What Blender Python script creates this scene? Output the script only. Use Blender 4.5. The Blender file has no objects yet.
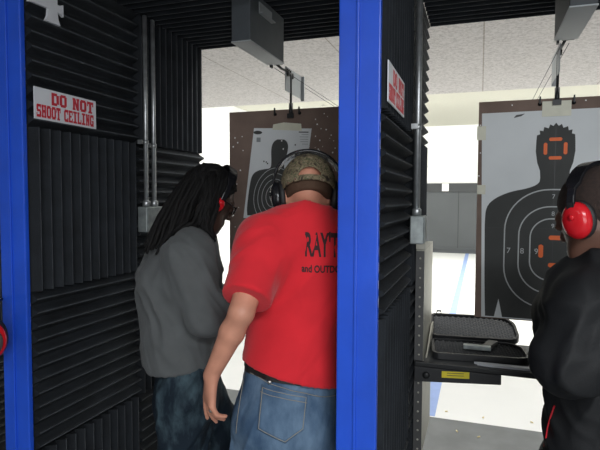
import bpy, bmesh, math, random
import numpy as np
from mathutils import Vector, Matrix
from mathutils.bvhtree import BVHTree
PI = math.pi
random.seed(7)
COL = bpy.context.scene.collection
V = Vector

# ------------------------------------------------------------------ materials
def new_mat(name):
    m = bpy.data.materials.new(name); m.use_nodes = True
    return m, m.node_tree, m.node_tree.nodes['Principled BSDF']

def mat(name, col, rough=.6, metal=0, var=0.0, scale=20, bump=0.0, bscale=200, spec=.5, col2=None, sheen=0):
    m, nt, b = new_mat(name)
    b.inputs['Base Color'].default_value = (*col, 1)
    b.inputs['Roughness'].default_value = rough
    b.inputs['Metallic'].default_value = metal
    b.inputs['Specular IOR Level'].default_value = spec
    if sheen: b.inputs['Sheen Weight'].default_value = sheen
    tc = nt.nodes.new('ShaderNodeTexCoord')
    if var or col2:
        n = nt.nodes.new('ShaderNodeTexNoise'); n.inputs['Scale'].default_value = scale
        n.inputs['Detail'].default_value = 5
        nt.links.new(tc.outputs['Object'], n.inputs['Vector'])
        r = nt.nodes.new('ShaderNodeValToRGB')
        r.color_ramp.elements[0].position = .32; r.color_ramp.elements[1].position = .68
        c2 = col2 if col2 else tuple(min(1, c*(1+var)) for c in col)
        c1 = col if col2 else tuple(c*(1-var) for c in col)
        r.color_ramp.elements[0].color = (*c1, 1); r.color_ramp.elements[1].color = (*c2, 1)
        nt.links.new(n.outputs['Fac'], r.inputs['Fac']); nt.links.new(r.outputs['Color'], b.inputs['Base Color'])
    if bump:
        n2 = nt.nodes.new('ShaderNodeTexNoise'); n2.inputs['Scale'].default_value = bscale; n2.inputs['Detail'].default_value = 3
        nt.links.new(tc.outputs['Object'], n2.inputs['Vector'])
        bp = nt.nodes.new('ShaderNodeBump'); bp.inputs['Strength'].default_value = bump; bp.inputs['Distance'].default_value = .004
        nt.links.new(n2.outputs['Fac'], bp.inputs['Height']); nt.links.new(bp.outputs['Normal'], b.inputs['Normal'])
    return m

M = {}
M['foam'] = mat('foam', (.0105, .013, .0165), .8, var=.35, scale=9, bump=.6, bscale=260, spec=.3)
M['foam_lit_crest'] = mat('foam_painted_highlight', (.050, .056, .064), .85, var=.3, scale=14, bump=.5, bscale=260, spec=.3)  # paler crest colour paints the highlight line along the ridges
M['panel'] = mat('panel', (.010, .011, .013), .8, var=.2, spec=.3)
M['blue'] = mat('blue_paint', (.015, .082, .58), .34, var=.10, scale=6, bump=.12, bscale=60)
M['galv'] = mat('galvanised', (.50, .52, .53), .38, .8, var=.15, scale=40)
M['galvbox'] = mat('galvanised_box', (.30, .33, .33), .5, .6, var=.25, scale=30)
M['upright'] = mat('upright_steel', (.38, .37, .32), .5, .3, var=.1)
M['upright_dark'] = mat('upright_dark', (.07, .07, .07), .5, .3)
M['housing'] = mat('housing_grey', (.050, .058, .065), .6, 0, var=.08)
M['housing_lt'] = mat('housing_light', (.30, .32, .33), .5, .2)
M['blackmetal'] = mat('black_metal', (.012, .013, .014), .45, .2)
M['wire'] = mat('wire', (.10, .10, .11), .5, .5)
M['board'] = mat('brown_board', (.215, .155, .128), .8, var=.14, scale=8, bump=.15, bscale=120, spec=.2)
M['paper'] = mat('paper', (.74, .77, .78), .7, var=.03, scale=6, spec=.25)
M['ink'] = mat('ink', (.068, .070, .068), .75, var=.12, scale=5, spec=.25)
M['ink_line'] = mat('ink_line', (.50, .52, .52), .75)
M['orange'] = mat('orange_ink', (.88, .16, .035), .6)
M['tape'] = mat('tape', (.70, .69, .56), .5, var=.06)
M['white'] = mat('white_hole', (.95, .95, .93), .6)
M['case'] = mat('case_plastic', (.014, .015, .017), .45, bump=.2)
M['case_foam'] = mat('case_foam', (.05, .053, .057), .85, bump=.4)
M['yellow'] = mat('yellow_label', (.75, .62, .03), .5)
M['bench'] = mat('bench_top', (.05, .055, .06), .55, .3, var=.15)
M['red_shirt'] = mat('red_cotton', (.66, .021, .032), .85, var=.06, scale=10, bump=.25, bscale=500, spec=.2, sheen=.15)
M['print'] = mat('shirt_print', (.035, .010, .012), .8)
M['grey_shirt'] = mat('grey_shirt', (.095, .101, .103), .85, var=.10, scale=12, bump=.25, bscale=500, spec=.2, sheen=.1)
M['jacket'] = mat('black_jacket', (.0065, .0072, .0085), .7, var=.15, scale=8, bump=.2, bscale=300, spec=.35)
M['piping'] = mat('red_piping', (.5, .01, .02), .6)
M['skin'] = mat('skin_light', (.55, .25, .165), .5, var=.10, scale=18, bump=.1, bscale=160)
M['skin_dark'] = mat('skin_brown', (.13, .062, .042), .45, var=.12, scale=18, bump=.1, bscale=160)
M['skin_deep'] = mat('skin_deep', (.05, .026, .019), .45, var=.12, scale=18, bump=.1, bscale=160)
M['dreads'] = mat('dreadlocks', (.0065, .006, .006), .75, var=.3, scale=60, bump=.8, bscale=220, spec=.25)
M['stubble'] = mat('short_black_hair', (.045, .026, .020), .85, bump=.8, bscale=500, col2=(.022, .014, .012), scale=120)
M['brownhair'] = mat('brown_hair', (.07, .035, .018), .8, bump=.6, bscale=400)
M['belt'] = mat('belt_leather', (.012, .010, .010), .5, bump=.2)
M['stitch'] = mat('stitch', (.28, .26, .22), .8)
M['shoe'] = mat('shoe', (.03, .03, .032), .6)
M['plastic'] = mat('black_plastic', (.010, .010, .012), .22)
M['cushion'] = mat('cushion_black', (.014, .014, .015), .6)
M['redcup'] = mat('red_plastic', (.62, .012, .02), .2)
M['greycup'] = mat('grey_plastic', (.07, .07, .07), .5)
M['ring'] = mat('silver_ring', (.75, .74, .70), .3, 1)
M['eye'] = mat('eye_white', (.7, .68, .65), .25)
M['glass_dark'] = mat('dark_lens', (.01, .01, .012), .1)
M['brass'] = mat('brass', (.85, .72, .42), .35, .7)
M['sign_white'] = mat('sign_white', (.66, .68, .72), .45)
M['sign_red'] = mat('sign_red', (.52, .012, .03), .5)
M['letter'] = mat('lane_number_white', (.62, .63, .66), .5, var=.06)
M['range_white'] = mat('range_white', (.86, .87, .86), .8, var=.02, scale=2)
M['range_floor'] = mat('range_floor_paint', (.86, .87, .87), .6, var=.03, scale=1.2)
M['booth_floor'] = mat('booth_floor_grey', (.17, .18, .185), .7, var=.12, scale=5)
M['cream'] = mat('cream_ceiling', (.60, .585, .50), .85, var=.02)
M['room_wall'] = mat('room_wall', (.45, .44, .42), .8, var=.03)
M['lane_blue'] = mat('lane_blue_paint', (.33, .45, .80), .6, var=.06, scale=8)
M['trap'] = mat('trap_rubber', (.070, .077, .083), .6, var=.10, scale=.8)
M['trap_top'] = mat('trap_top_rubber', (.034, .037, .040), .6, var=.10, scale=2)

def denim(name, dark, light, scale=7, bias=.5):
    m, nt, b = new_mat(name)
    b.inputs['Roughness'].default_value = .85; b.inputs['Specular IOR Level'].default_value = .2
    tc = nt.nodes.new('ShaderNodeTexCoord')
    mp = nt.nodes.new('ShaderNodeMapping'); mp.inputs['Scale'].default_value = (1.3, 1.3, .6)
    nt.links.new(tc.outputs['Object'], mp.inputs['Vector'])
    n = nt.nodes.new('ShaderNodeTexNoise'); n.inputs['Scale'].default_value = scale; n.inputs['Detail'].default_value = 8; n.inputs['Roughness'].default_value = .62
    nt.links.new(mp.outputs['Vector'], n.inputs['Vector'])
    r = nt.nodes.new('ShaderNodeValToRGB')
    r.color_ramp.elements[0].position = bias-.15; r.color_ramp.elements[1].position = bias+.17
    r.color_ramp.elements[0].color = (*dark, 1); r.color_ramp.elements[1].color = (*light, 1)
    nt.links.new(n.outputs['Fac'], r.inputs['Fac']); nt.links.new(r.outputs['Color'], b.inputs['Base Color'])
    n2 = nt.nodes.new('ShaderNodeTexNoise'); n2.inputs['Scale'].default_value = 350
    nt.links.new(tc.outputs['Object'], n2.inputs['Vector'])
    bp = nt.nodes.new('ShaderNodeBump'); bp.inputs['Strength'].default_value = .35; bp.inputs['Distance'].default_value = .003
    nt.links.new(n2.outputs['Fac'], bp.inputs['Height']); nt.links.new(bp.outputs['Normal'], b.inputs['Normal'])
    return m
M['denim'] = denim('blue_denim', (.045, .085, .150), (.155, .235, .335), 8, .52)
M['denim_dark'] = denim('dark_denim', (.010, .018, .028), (.085, .135, .16), 9, .60)

def camo():
    m, nt, b = new_mat('camouflage'); b.inputs['Roughness'].default_value = .85
    tc = nt.nodes.new('ShaderNodeTexCoord')
    n = nt.nodes.new('ShaderNodeTexNoise'); n.inputs['Scale'].default_value = 38; n.inputs['Detail'].default_value = 4
    n.inputs['Distortion'].default_value = 1.2
    nt.links.new(tc.outputs['Object'], n.inputs['Vector'])
    r = nt.nodes.new('ShaderNodeValToRGB'); cr = r.color_ramp; cr.interpolation = 'CONSTANT'
    cr.elements[0].position = 0; cr.elements[0].color = (.028, .020, .015, 1)
    cr.elements[1].position = .40; cr.elements[1].color = (.11, .085, .05, 1)
    for p, c in ((.47, (.21, .17, .10)), (.54, (.075, .08, .04)), (.60, (.27, .21, .14)), (.68, (.11, .04, .03))):
        e = cr.elements.new(p); e.color = (*c, 1)
    nt.links.new(n.outputs['Fac'], r.inputs['Fac']); nt.links.new(r.outputs['Color'], b.inputs['Base Color'])
    return m
M['camo'] = camo()

def tile_ceiling(name, base, dark, tile=.61):
    m, nt, b = new_mat(name); b.inputs['Roughness'].default_value = .9
    tc = nt.nodes.new('ShaderNodeTexCoord')
    n = nt.nodes.new('ShaderNodeTexNoise'); n.inputs['Scale'].default_value = 36; n.inputs['Detail'].default_value = 5; n.inputs['Roughness'].default_value = .75
    nt.links.new(tc.outputs['Object'], n.inputs['Vector'])
    r = nt.nodes.new('ShaderNodeValToRGB')
    r.color_ramp.elements[0].position = .36; r.color_ramp.elements[1].position = .56
    r.color_ramp.elements[0].color = (*dark, 1); r.color_ramp.elements[1].color = (*base, 1)
    nt.links.new(n.outputs['Fac'], r.inputs['Fac'])
    br = nt.nodes.new('ShaderNodeTexBrick'); br.offset = 0; br.inputs['Scale'].default_value = 1
    br.inputs['Brick Width'].default_value = tile*2; br.inputs['Row Height'].default_value = 40
    br.inputs['Mortar Size'].default_value = .006
    br.inputs['Color1'].default_value = (1, 1, 1, 1); br.inputs['Color2'].default_value = (1, 1, 1, 1); br.inputs['Mortar'].default_value = (.62, .6, .55, 1)
    nt.links.new(tc.outputs['Object'], br.inputs['Vector'])
    mx = nt.nodes.new('ShaderNodeMix'); mx.data_type = 'RGBA'; mx.blend_type = 'MULTIPLY'; mx.inputs['Factor'].default_value = 1
    nt.links.new(r.outputs['Color'], mx.inputs[6]); nt.links.new(br.outputs['Color'], mx.inputs[7])
    nt.links.new(mx.outputs[2], b.inputs['Base Color'])
    return m
M['range_ceiling'] = tile_ceiling('speckled_ceiling', (.56, .53, .52), (.36, .34, .33))

# ------------------------------------------------------------------ mesh helpers
def bm_new(): return bmesh.new()

def box(bm, lo, hi, mi=0, rot=None, piv=None):
    x0, y0, z0 = lo; x1, y1, z1 = hi
    vs = [V(p) for p in ((x0,y0,z0),(x1,y0,z0),(x1,y1,z0),(x0,y1,z0),(x0,y0,z1),(x1,y0,z1),(x1,y1,z1),(x0,y1,z1))]
    if rot is not None:
        c = V(piv) if piv is not None else sum(vs, V())/8
        vs = [c + rot @ (v-c) for v in vs]
    bv = [bm.verts.new(v) for v in vs]
    for f in ((3,2,1,0),(4,5,6,7),(0,1,5,4),(1,2,6,5),(2,3,7,6),(3,0,4,7)):
        fc = bm.faces.new([bv[i] for i in f]); fc.material_index = mi

def frame_of(d):
    d = d.normalized(); a = V((0,0,1)) if abs(d.z) < .9 else V((1,0,0))
    u = d.cross(a).normalized(); return u, d.cross(u).normalized()

def tube(bm, pts, r, n=10, mi=0, cap=True, smooth=True):
    pts = [V(p) for p in pts]; rings = []
    rr = r if isinstance(r, (list, tuple)) else [r]*len(pts)
    u = None
    for i, p in enumerate(pts):
        d = (pts[min(i+1, len(pts)-1)] - pts[max(i-1, 0)]).normalized()
        if u is None: u, w = frame_of(d)
        else:
            u = (u - d*u.dot(d)).normalized(); w = d.cross(u)
        rings.append([bm.verts.new(p + (u*math.cos(2*PI*k/n) + w*math.sin(2*PI*k/n))*rr[i]) for k in range(n)])
    for a, b in zip(rings, rings[1:]):
        for k in range(n):
            f = bm.faces.new((a[k], a[(k+1)%n], b[(k+1)%n], b[k])); f.material_index = mi; f.smooth = smooth
    if cap:
        f = bm.faces.new(rings[0][::-1]); f.material_index = mi
        f = bm.faces.new(rings[-1]); f.material_index = mi

def lathe(bm, c, axis, prof, n=24, sx=1.0, sy=1.0, mi=0, up=None):
    """prof: (radius, height along axis); sx, sy stretch the two radial directions"""
    c = V(c); axis = V(axis).normalized()
    if up is None: u, w = frame_of(axis)
    else: u = V(up); u = (u-axis*u.dot(axis)).normalized(); w = axis.cross(u)
    rings = []
    for r, h in prof:
        if r < 1e-6: rings.append([bm.verts.new(c+axis*h)])
        else: rings.append([bm.verts.new(c+axis*h+u*math.cos(2*PI*k/n)*r*sx+w*math.sin(2*PI*k/n)*r*sy) for k in range(n)])
    for a, b in zip(rings, rings[1:]):
        for k in range(n):
            q = []
            for v in (a[k%len(a)], a[(k+1)%len(a)], b[(k+1)%len(b)], b[k%len(b)]):
                if v not in q: q.append(v)
            if len(q) > 2:
                f = bm.faces.new(q); f.smooth = True; f.material_index = mi

def prism(bm, poly, o, u, v, n, t0, t1, mi=0):
    """extrude a 2D polygon lying in the plane (o,u,v) from t0 to t1 along n"""
    o, u, v, n = V(o), V(u), V(v), V(n)
    a = [bm.verts.new(o+u*x+v*y+n*t0) for x, y in poly]
    b = [bm.verts.new(o+u*x+v*y+n*t1) for x, y in poly]
    k = len(poly)
    fs = [bm.faces.new(b), bm.faces.new(a[::-1])]
    for i in range(k): fs.append(bm.faces.new((a[i], a[(i+1)%k], b[(i+1)%k], b[i])))
    for f in fs: f.material_index = mi

def text_geo(s, size, offset=0.0, res=3):
    cu = bpy.data.curves.new('t', 'FONT'); cu.body = s; cu.size = size; cu.offset = offset; cu.resolution_u = res
    cu.align_x = 'LEFT'
    ob = bpy.data.objects.new('t', cu)
    me = bpy.data.meshes.new_from_object(ob)
    vs = [tuple(v.co[:2]) for v in me.vertices]; fs = [tuple(p.vertices) for p in me.polygons]
    bpy.data.objects.remove(ob); bpy.data.curves.remove(cu); bpy.data.meshes.remove(me)
    return vs, fs

def add_text(bm, s, size, o, u, v, n, mi=0, offset=0.0, sx=1.0, t=0.0):
    vs, fs = text_geo(s, size, offset)
    o, u, v, n = V(o), V(u), V(v), V(n)
    bv = [bm.verts.new(o+u*x*sx+v*y+n*t) for x, y in vs]
    for f in fs:
        try:
            fc = bm.faces.new([bv[i] for i in f]); fc.material_index = mi
        except ValueError: pass

def obj(name, bm, m, parent=None, loc=None, bevel=0, recalc=True):
    if recalc: bmesh.ops.recalc_face_normals(bm, faces=bm.faces)
    o0 = V(loc) if loc is not None else (V(parent['_o']) if parent is not None and '_o' in parent else V((0,0,0)))
    bmesh.ops.translate(bm, vec=-o0, verts=bm.verts)
    me = bpy.data.meshes.new(name); bm.to_mesh(me); bm.free()
    for x in (m if isinstance(m, (list, tuple)) else [m]): me.materials.append(M[x])
    o = bpy.data.objects.new(name, me); COL.objects.link(o)
    if parent is not None:
        o.parent = parent; o['_o'] = list(o0)
        if loc is not None: o.location = o0 - V(parent['_o'])
    else: o.location = o0; o['_o'] = list(o0)
    if bevel:
        md = o.modifiers.new('bevel', 'BEVEL'); md.width = bevel; md.segments = 2; md.limit_method = 'ANGLE'
    return o

def tag(o, label, cat, group=None, kind=None):
    o['label'] = label; o['category'] = cat
    if group: o['group'] = group
    if kind: o['kind'] = kind
    return o

def thing(name, label, cat, loc, group=None):
    o = bpy.data.objects.new(name, None); COL.objects.link(o); o.empty_display_size = .1
    o.location = loc; o['_o'] = list(loc)
    return tag(o, label, cat, group)

def struct(name, bm, m, **k):
    o = obj(name, bm, m, **k); o['kind'] = 'structure'; return o

def copy_tree(o, delta=None, parent=None):
    c = o.copy(); COL.objects.link(c)
    if parent is not None: c.parent = parent
    else:
        c.location = V(o.location)+V(delta); c['_o'] = list(V(o['_o'])+V(delta))
    for ch in list(o.children): copy_tree(ch, None, c)
    return c

# ------------------------------------------------------------------ the building
XL, XR, YB, YF = -5.5, 4.5, -3.0, 15.95
def slab(lo, hi):
    bm = bm_new(); box(bm, lo, hi); return bm
struct('floor', slab((XL, YB, -.1), (XR, 3.85, 0)), 'booth_floor')
struct('floor', slab((XL, 3.85, -.1), (XR, YF, -.001)), 'range_floor')
bm = bm_new()
for xc in (-.33, -4.2, 3.9):
    box(bm, (xc-.047, 3.87, -.0005), (xc+.047, YF-.02, .0015))
struct('trim_1', bm, 'lane_blue')
struct('ceiling', slab((XL, YB, 2.75), (XR, 2.56, 2.85)), 'room_wall')
struct('ceiling', slab((XL, 2.56, 2.9), (XR, 6.75, 3.0)), 'range_ceiling')
struct('ceiling', slab((XL, 6.65, 3.74), (XR, YF, 3.84)), 'cream')
struct('trim_2', slab((XL, 6.65, 3.0), (XR, 6.75, 3.74)), 'range_white')
struct('wall_left', slab((XL-.1, YB, 0), (XL, YF, 3.84)), 'range_white')
struct('wall_right', slab((XR, YB, 0), (XR+.1, YF, 3.84)), 'range_white')
struct('wall_back', slab((XL, YB-.1, 0), (XR, YB, 2.85)), 'room_wall')
struct('wall_front', slab((XL, YF, 0), (XR, YF+.1, 3.84)), 'range_white')
bm = bm_new(); box(bm, (XL+.02, YF-.06, 0), (XR-.02, YF-.001, 1.80)); box(bm, (XL+.02, YF-.10, .10), (XR-.02, YF-.06, .16))
tr = tag(obj('bullet_trap', bm, 'trap', loc=(0, YF-.06, 0)), 'wide dark grey rubber bullet trap along the far end of the range', 'bullet trap')
bm = bm_new(); box(bm, (XL+.02, YF-.12, 1.80), (XR-.02, YF-.001, 2.05)); obj('top_rail', bm, 'trap_top', tr)
for k in range(10):
    x = XL + .9 + k*1.0
    bm = bm_new(); box(bm, (x-.012, YF-.068, .16), (x+.012, YF-.06, 1.80)); obj('seam_strip', bm, 'trap_top', tr)
bm = bm_new(); box(bm, (-1.07, YF-.135, 1.82), (-.88, YF-.121, 2.04))
tag(obj('range_marker', bm, 'white', loc=(-.97, YF-.13, 1.82)), 'tiny white square plate fixed on the dark top rail of the far bullet trap', 'sign')

# header above the firing line and the ceiling over the booths
def foam(bm, o, u, v, n, su, sv, nr, depth=.034, mi=0):
    """acoustic foam: ridges run along v, repeat along u, stand out along n"""
    o, u, v, n = V(o), V(u), V(v), V(n); K = 11; prof = []
    for i in range(nr*K+1):
        t = (i % K)/K
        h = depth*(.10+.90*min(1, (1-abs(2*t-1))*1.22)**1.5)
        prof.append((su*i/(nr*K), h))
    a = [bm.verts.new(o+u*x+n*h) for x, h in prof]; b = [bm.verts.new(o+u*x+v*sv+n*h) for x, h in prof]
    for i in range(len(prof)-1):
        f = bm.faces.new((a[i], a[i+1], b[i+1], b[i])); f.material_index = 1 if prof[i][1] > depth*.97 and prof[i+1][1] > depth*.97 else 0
    a0, a1 = bm.verts.new(o), bm.verts.new(o+u*su); b0, b1 = bm.verts.new(o+v*sv), bm.verts.new(o+u*su+v*sv)
    bm.faces.new([a0]+a+[a1]); bm.faces.new([b0]+b+[b1]); bm.faces.new((a0, b0, b[0], a[0])); bm.faces.new((a1, a[-1], b[-1], b1)); bm.faces.new((a0, a1, b1, b0))

YN, YM, YE = 1.385, 1.965, 2.545      # foam tile edges along the booth
SP = 1.2                              # booth spacing
CX = [-2.702, -1.502, -.302, .898]    # partition centres
for i in range(3):
    xa, xb = CX[i]+.066, CX[i+1]-.066
    t = thing('booth_ceiling', ['black foam-lined ceiling over the booth left of the two men, at the left edge',
                                'black foam-lined ceiling above the booth with the red-shirted man',
                                'black foam-lined ceiling above the right booth with the black-jacketed man'][i], 'ceiling panel', (xa, YN, 2.43), 'foam-lined ceilings over the booths')
    bm = bm_new(); box(bm, (xa, YN, 2.432), (xb, YE+.01, 2.75)); obj('board', bm, 'panel', t)
    for k, (ya, yb) in enumerate(((YN, YM), (YM, YE))):
        for (x0, x1) in ((xa, (xa+xb)/2), ((xa+xb)/2, xb)):
            bm = bm_new(); foam(bm, (x0, ya, 2.43), (0,1,0), (1,0,0), (0,0,-1), yb-ya, x1-x0, 11); obj('foam_panel', bm, ['foam', 'foam_lit_crest'], t)

# booth partitions
ZT = [.70-.57, .70, 1.27, 1.84, 2.43]
LBL = ['black foam-covered booth partition behind the left edge of the picture',
       'black foam-covered booth partition with two conduits and a red and white sign, left of the two men',
       'black foam-covered booth partition between the red-shirted man and the right booth',
       'black foam-covered booth partition to the right of the black-jacketed man']
for i, cx in enumerate(CX):
    t = thing('booth_partition', LBL[i], 'partition', (cx, YN, 0), 'foam-covered booth partitions')
    bm = bm_new(); box(bm, (cx-.028, YN-.004, 0), (cx+.028, YE, 2.75)); obj('core_panel', bm, 'panel', t)
    for side in (1, -1):
        for a, (ya, yb) in enumerate(((YN, YM), (YM, YE))):
            for k in range(4):
                z0, z1 = ZT[k], ZT[k+1]
                horiz = (k+a+(1 if i == 2 else 0)) % 2 == 1
                if i == 2 and a == 0: horiz = k in (0, 2)
                bm = bm_new(); x = cx+side*.0285
                j = random.uniform(-.002, .002)
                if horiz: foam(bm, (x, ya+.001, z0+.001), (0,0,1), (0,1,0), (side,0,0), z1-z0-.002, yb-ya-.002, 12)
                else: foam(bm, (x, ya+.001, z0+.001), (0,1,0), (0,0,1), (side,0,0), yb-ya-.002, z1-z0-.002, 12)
                obj('foam_panel', bm, ['foam', 'foam_lit_crest'], t)
CL = ['blue painted square post at the edge of the booth beyond the left frame',
      'blue painted post at the left edge of the picture, in front of the sign wall',
      'bright blue painted post in the middle, in front of the red-shirted man',
      'blue painted post to the right of the black-jacketed man']
for i, cx in enumerate((-2.716, -1.516, -.308, .892)):
    t = thing('booth_post', CL[i], 'post', (cx, 1.36, 0), 'blue booth posts')
    bm = bm_new(); box(bm, (cx-.056, 1.36, 0), (cx+.056, 1.380, 2.75)); obj('face_board', bm, 'blue', t, bevel=.004)
    bm = bm_new(); box(bm, (cx-.008, 1.354, 0), (cx+.000, 1.3599, 2.75)); obj('seam_bead', bm, 'blue', t, bevel=.002)

# ------------------------------------------------------------------ signs on the partitions
GL = {'D': [(0,0,.34,1),(.2,.0,.75,.22),(.2,.78,.75,1),(.66,.14,1,.86)],
 'O': [(0,.12,.34,.88),(.66,.12,1,.88),(.14,0,.86,.22),(.14,.78,.86,1)],
 'N': [(.06,0,.34,1),(.66,0,.94,1),(0,0,.42,.16),(0,.84,.38,1),(.58,.84,1,1),('q',(.1,1),(.4,1),(.9,0),(.62,0))],
 'T': [(.33,0,.67,1),(0,.78,1,1),(0,.6,.14,1),(.86,.6,1,1),(.2,0,.8,.16)],
 'S': [(.1,.8,.95,1),(0,.55,.34,.92),(.1,.42,.9,.6),(.66,.1,1,.48),(.05,0,.9,.2),(0,0,.14,.34),(.86,.68,1,1)],
 'H': [(.06,0,.38,1),(.62,0,.94,1),(.2,.4,.8,.6),(0,0,.46,.16),(.54,0,1,.16),(0,.84,.46,1),(.54,.84,1,1)],
 'C': [(0,.12,.34,.88),(.14,0,.9,.22),(.14,.78,.9,1),(.78,.62,1,1),(.78,0,1,.34)],
 'E': [(.06,0,.38,1),(0,0,1,.18),(0,.82,1,1),(.3,.42,.7,.58),(.84,0,1,.36),(.84,.64,1,1)],
 'I': [(.3,0,.7,1),(.05,0,.95,.17),(.05,.83,.95,1)],
 'L': [(.06,0,.4,1),(0,.84,.5,1),(0,0,1,.18),(.82,0,1,.4)],
 'G': [(0,.12,.34,.88),(.14,0,.9,.22),(.14,.78,.9,1),(.78,.62,1,1),(.66,0,1,.5),(.5,.36,1,.5)]}
def western(bm, s, o, u, v, n, w, h, gap, mi, t0, t1):
    x = 0
    for ch in s:
        if ch == ' ': x += w*.75; continue
        for j, r in enumerate(GL[ch]):
            if r[0] == 'q': poly = [(x+a*w, b*h) for a, b in r[1:]]
            else: poly = [(x+r[0]*w, r[1]*h), (x+r[2]*w, r[1]*h), (x+r[2]*w, r[3]*h), (x+r[0]*w, r[3]*h)]
            e = j*.00004
            prism(bm, poly, o, u, v, n, t0, t1+e, mi)
        x += w+gap
def warning_sign(x, y0, z0, label):
    u, v, n = (0,1,0), (0,0,1), (1,0,0)
    t = thing('warning_sign', label, 'sign', (x, y0, z0), 'red and white warning signs on the partitions')
    W_, H_ = .30, .108
    bm = bm_new(); prism(bm, [(0,0),(W_,0),(W_,H_),(0,H_)], (x,y0,z0), u, v, n, 0, .003); obj('plate', bm, 'sign_white', t)
    bm = bm_new()
    western(bm, 'DO NOT', (x, y0+.076, z0+.056), u, v, n, .0335, .044, .004, 0, .003, .0036)
    western(bm, 'SHOOT CEILING', (x, y0+.009, z0+.007), u, v, n, .0196, .044, .0024, 0, .003, .0036)
    obj('lettering', bm, 'sign_red', t)
warning_sign(-1.4385, 1.388, 1.867, 'white sign with red letters reading DO NOT SHOOT CEILING on the left foam wall')
warning_sign(-.2385, 1.390, 1.857, 'white sign with red letters seen at a steep angle, right of the middle blue post')

# lane number
bm = bm_new()
four = [(.072,0),(.150,0),(.140,.022),(.136,.050),(.152,.048),(.168,.040),(.168,.088),(.152,.080),(.136,.078),
        (.136,.235),(.090,.235),(-.004,.095),(-.010,.045),(.010,.048),(.088,.050),(.084,.022)]
prism(bm, four, (-1.4385, 1.376, 2.208), (0,.86,0), (0,0,.9), (1,0,0), 0, .010)
tag(obj('lane_number', bm, 'letter', loc=(-1.4385, 1.376, 2.208)), 'white figure four mounted high on the left foam wall above the sign', 'number sign')

# ------------------------------------------------------------------ conduits and boxes
def conduit(x, y, z0, z1, zc, label, group=None, rr=.0095):
    t = thing('conduit', label, 'conduit', (x, y, z0), group)
    bm = bm_new(); tube(bm, [(x, y, z0), (x, y, z1)], rr, 14); obj('pipe', bm, 'galv', t)
    bm = bm_new(); tube(bm, [(x, y, zc-.009), (x, y, zc+.009)], rr+.003, 14)
    box(bm, (x-.02, y-.030, zc-.009), (x-.015, y-.012, zc+.009)); box(bm, (x-.02, y-.032, zc-.009), (x+.004, y-.028, zc+.009)); obj('strap', bm, 'galv', t)
    bm = bm_new(); lathe(bm, (x, y, z0-.001), (0,0,1), [(.0,0),(.017,0),(.017,.022),(.0125,.026),(0,.026)], 12); obj('connector', bm, 'galv', t)
conduit(-1.418, 1.985, 1.560, 2.40, 1.845, 'left of two steel conduits running down the left foam wall', 'steel conduits on the left foam wall')
conduit(-1.418, 2.045, 1.560, 2.40, 1.835, 'right of two steel conduits running down the left foam wall', 'steel conduits on the left foam wall')
conduit(-.218, 1.925, 1.540, 2.40, 1.857, 'single steel conduit on the right face of the middle partition', None, .0115)
def jbox(x, y, z0, z1, w, label):
    t = thing('junction_box', label, 'junction box', (x, y, z0), 'steel junction boxes below the conduits')
    bm = bm_new(); box(bm, (x-.024, y-w/2, z0), (x+.024, y+w/2, z1)); obj('body', bm, 'galvbox', t, bevel=.004)
    bm = bm_new(); box(bm, (x+.0245, y-w/2+.004, z0+.004), (x+.027, y+w/2-.004, z1-.004))
    for s in (-1, 1): lathe(bm, (x+.027, y, (z0+z1)/2+s*(z1-z0)*.36), (1,0,0), [(0.005,0),(.005,.002),(0,.003)], 8)
    obj('cover_plate', bm, 'galvbox', t, bevel=.001)
jbox(-1.412, 2.02, 1.445, 1.558, .15, 'grey steel junction box under the two conduits beside the dreadlocked man')
jbox(-.212, 1.93, 1.437, 1.538, .10, 'grey steel junction box under the conduit on the middle partition')

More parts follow.
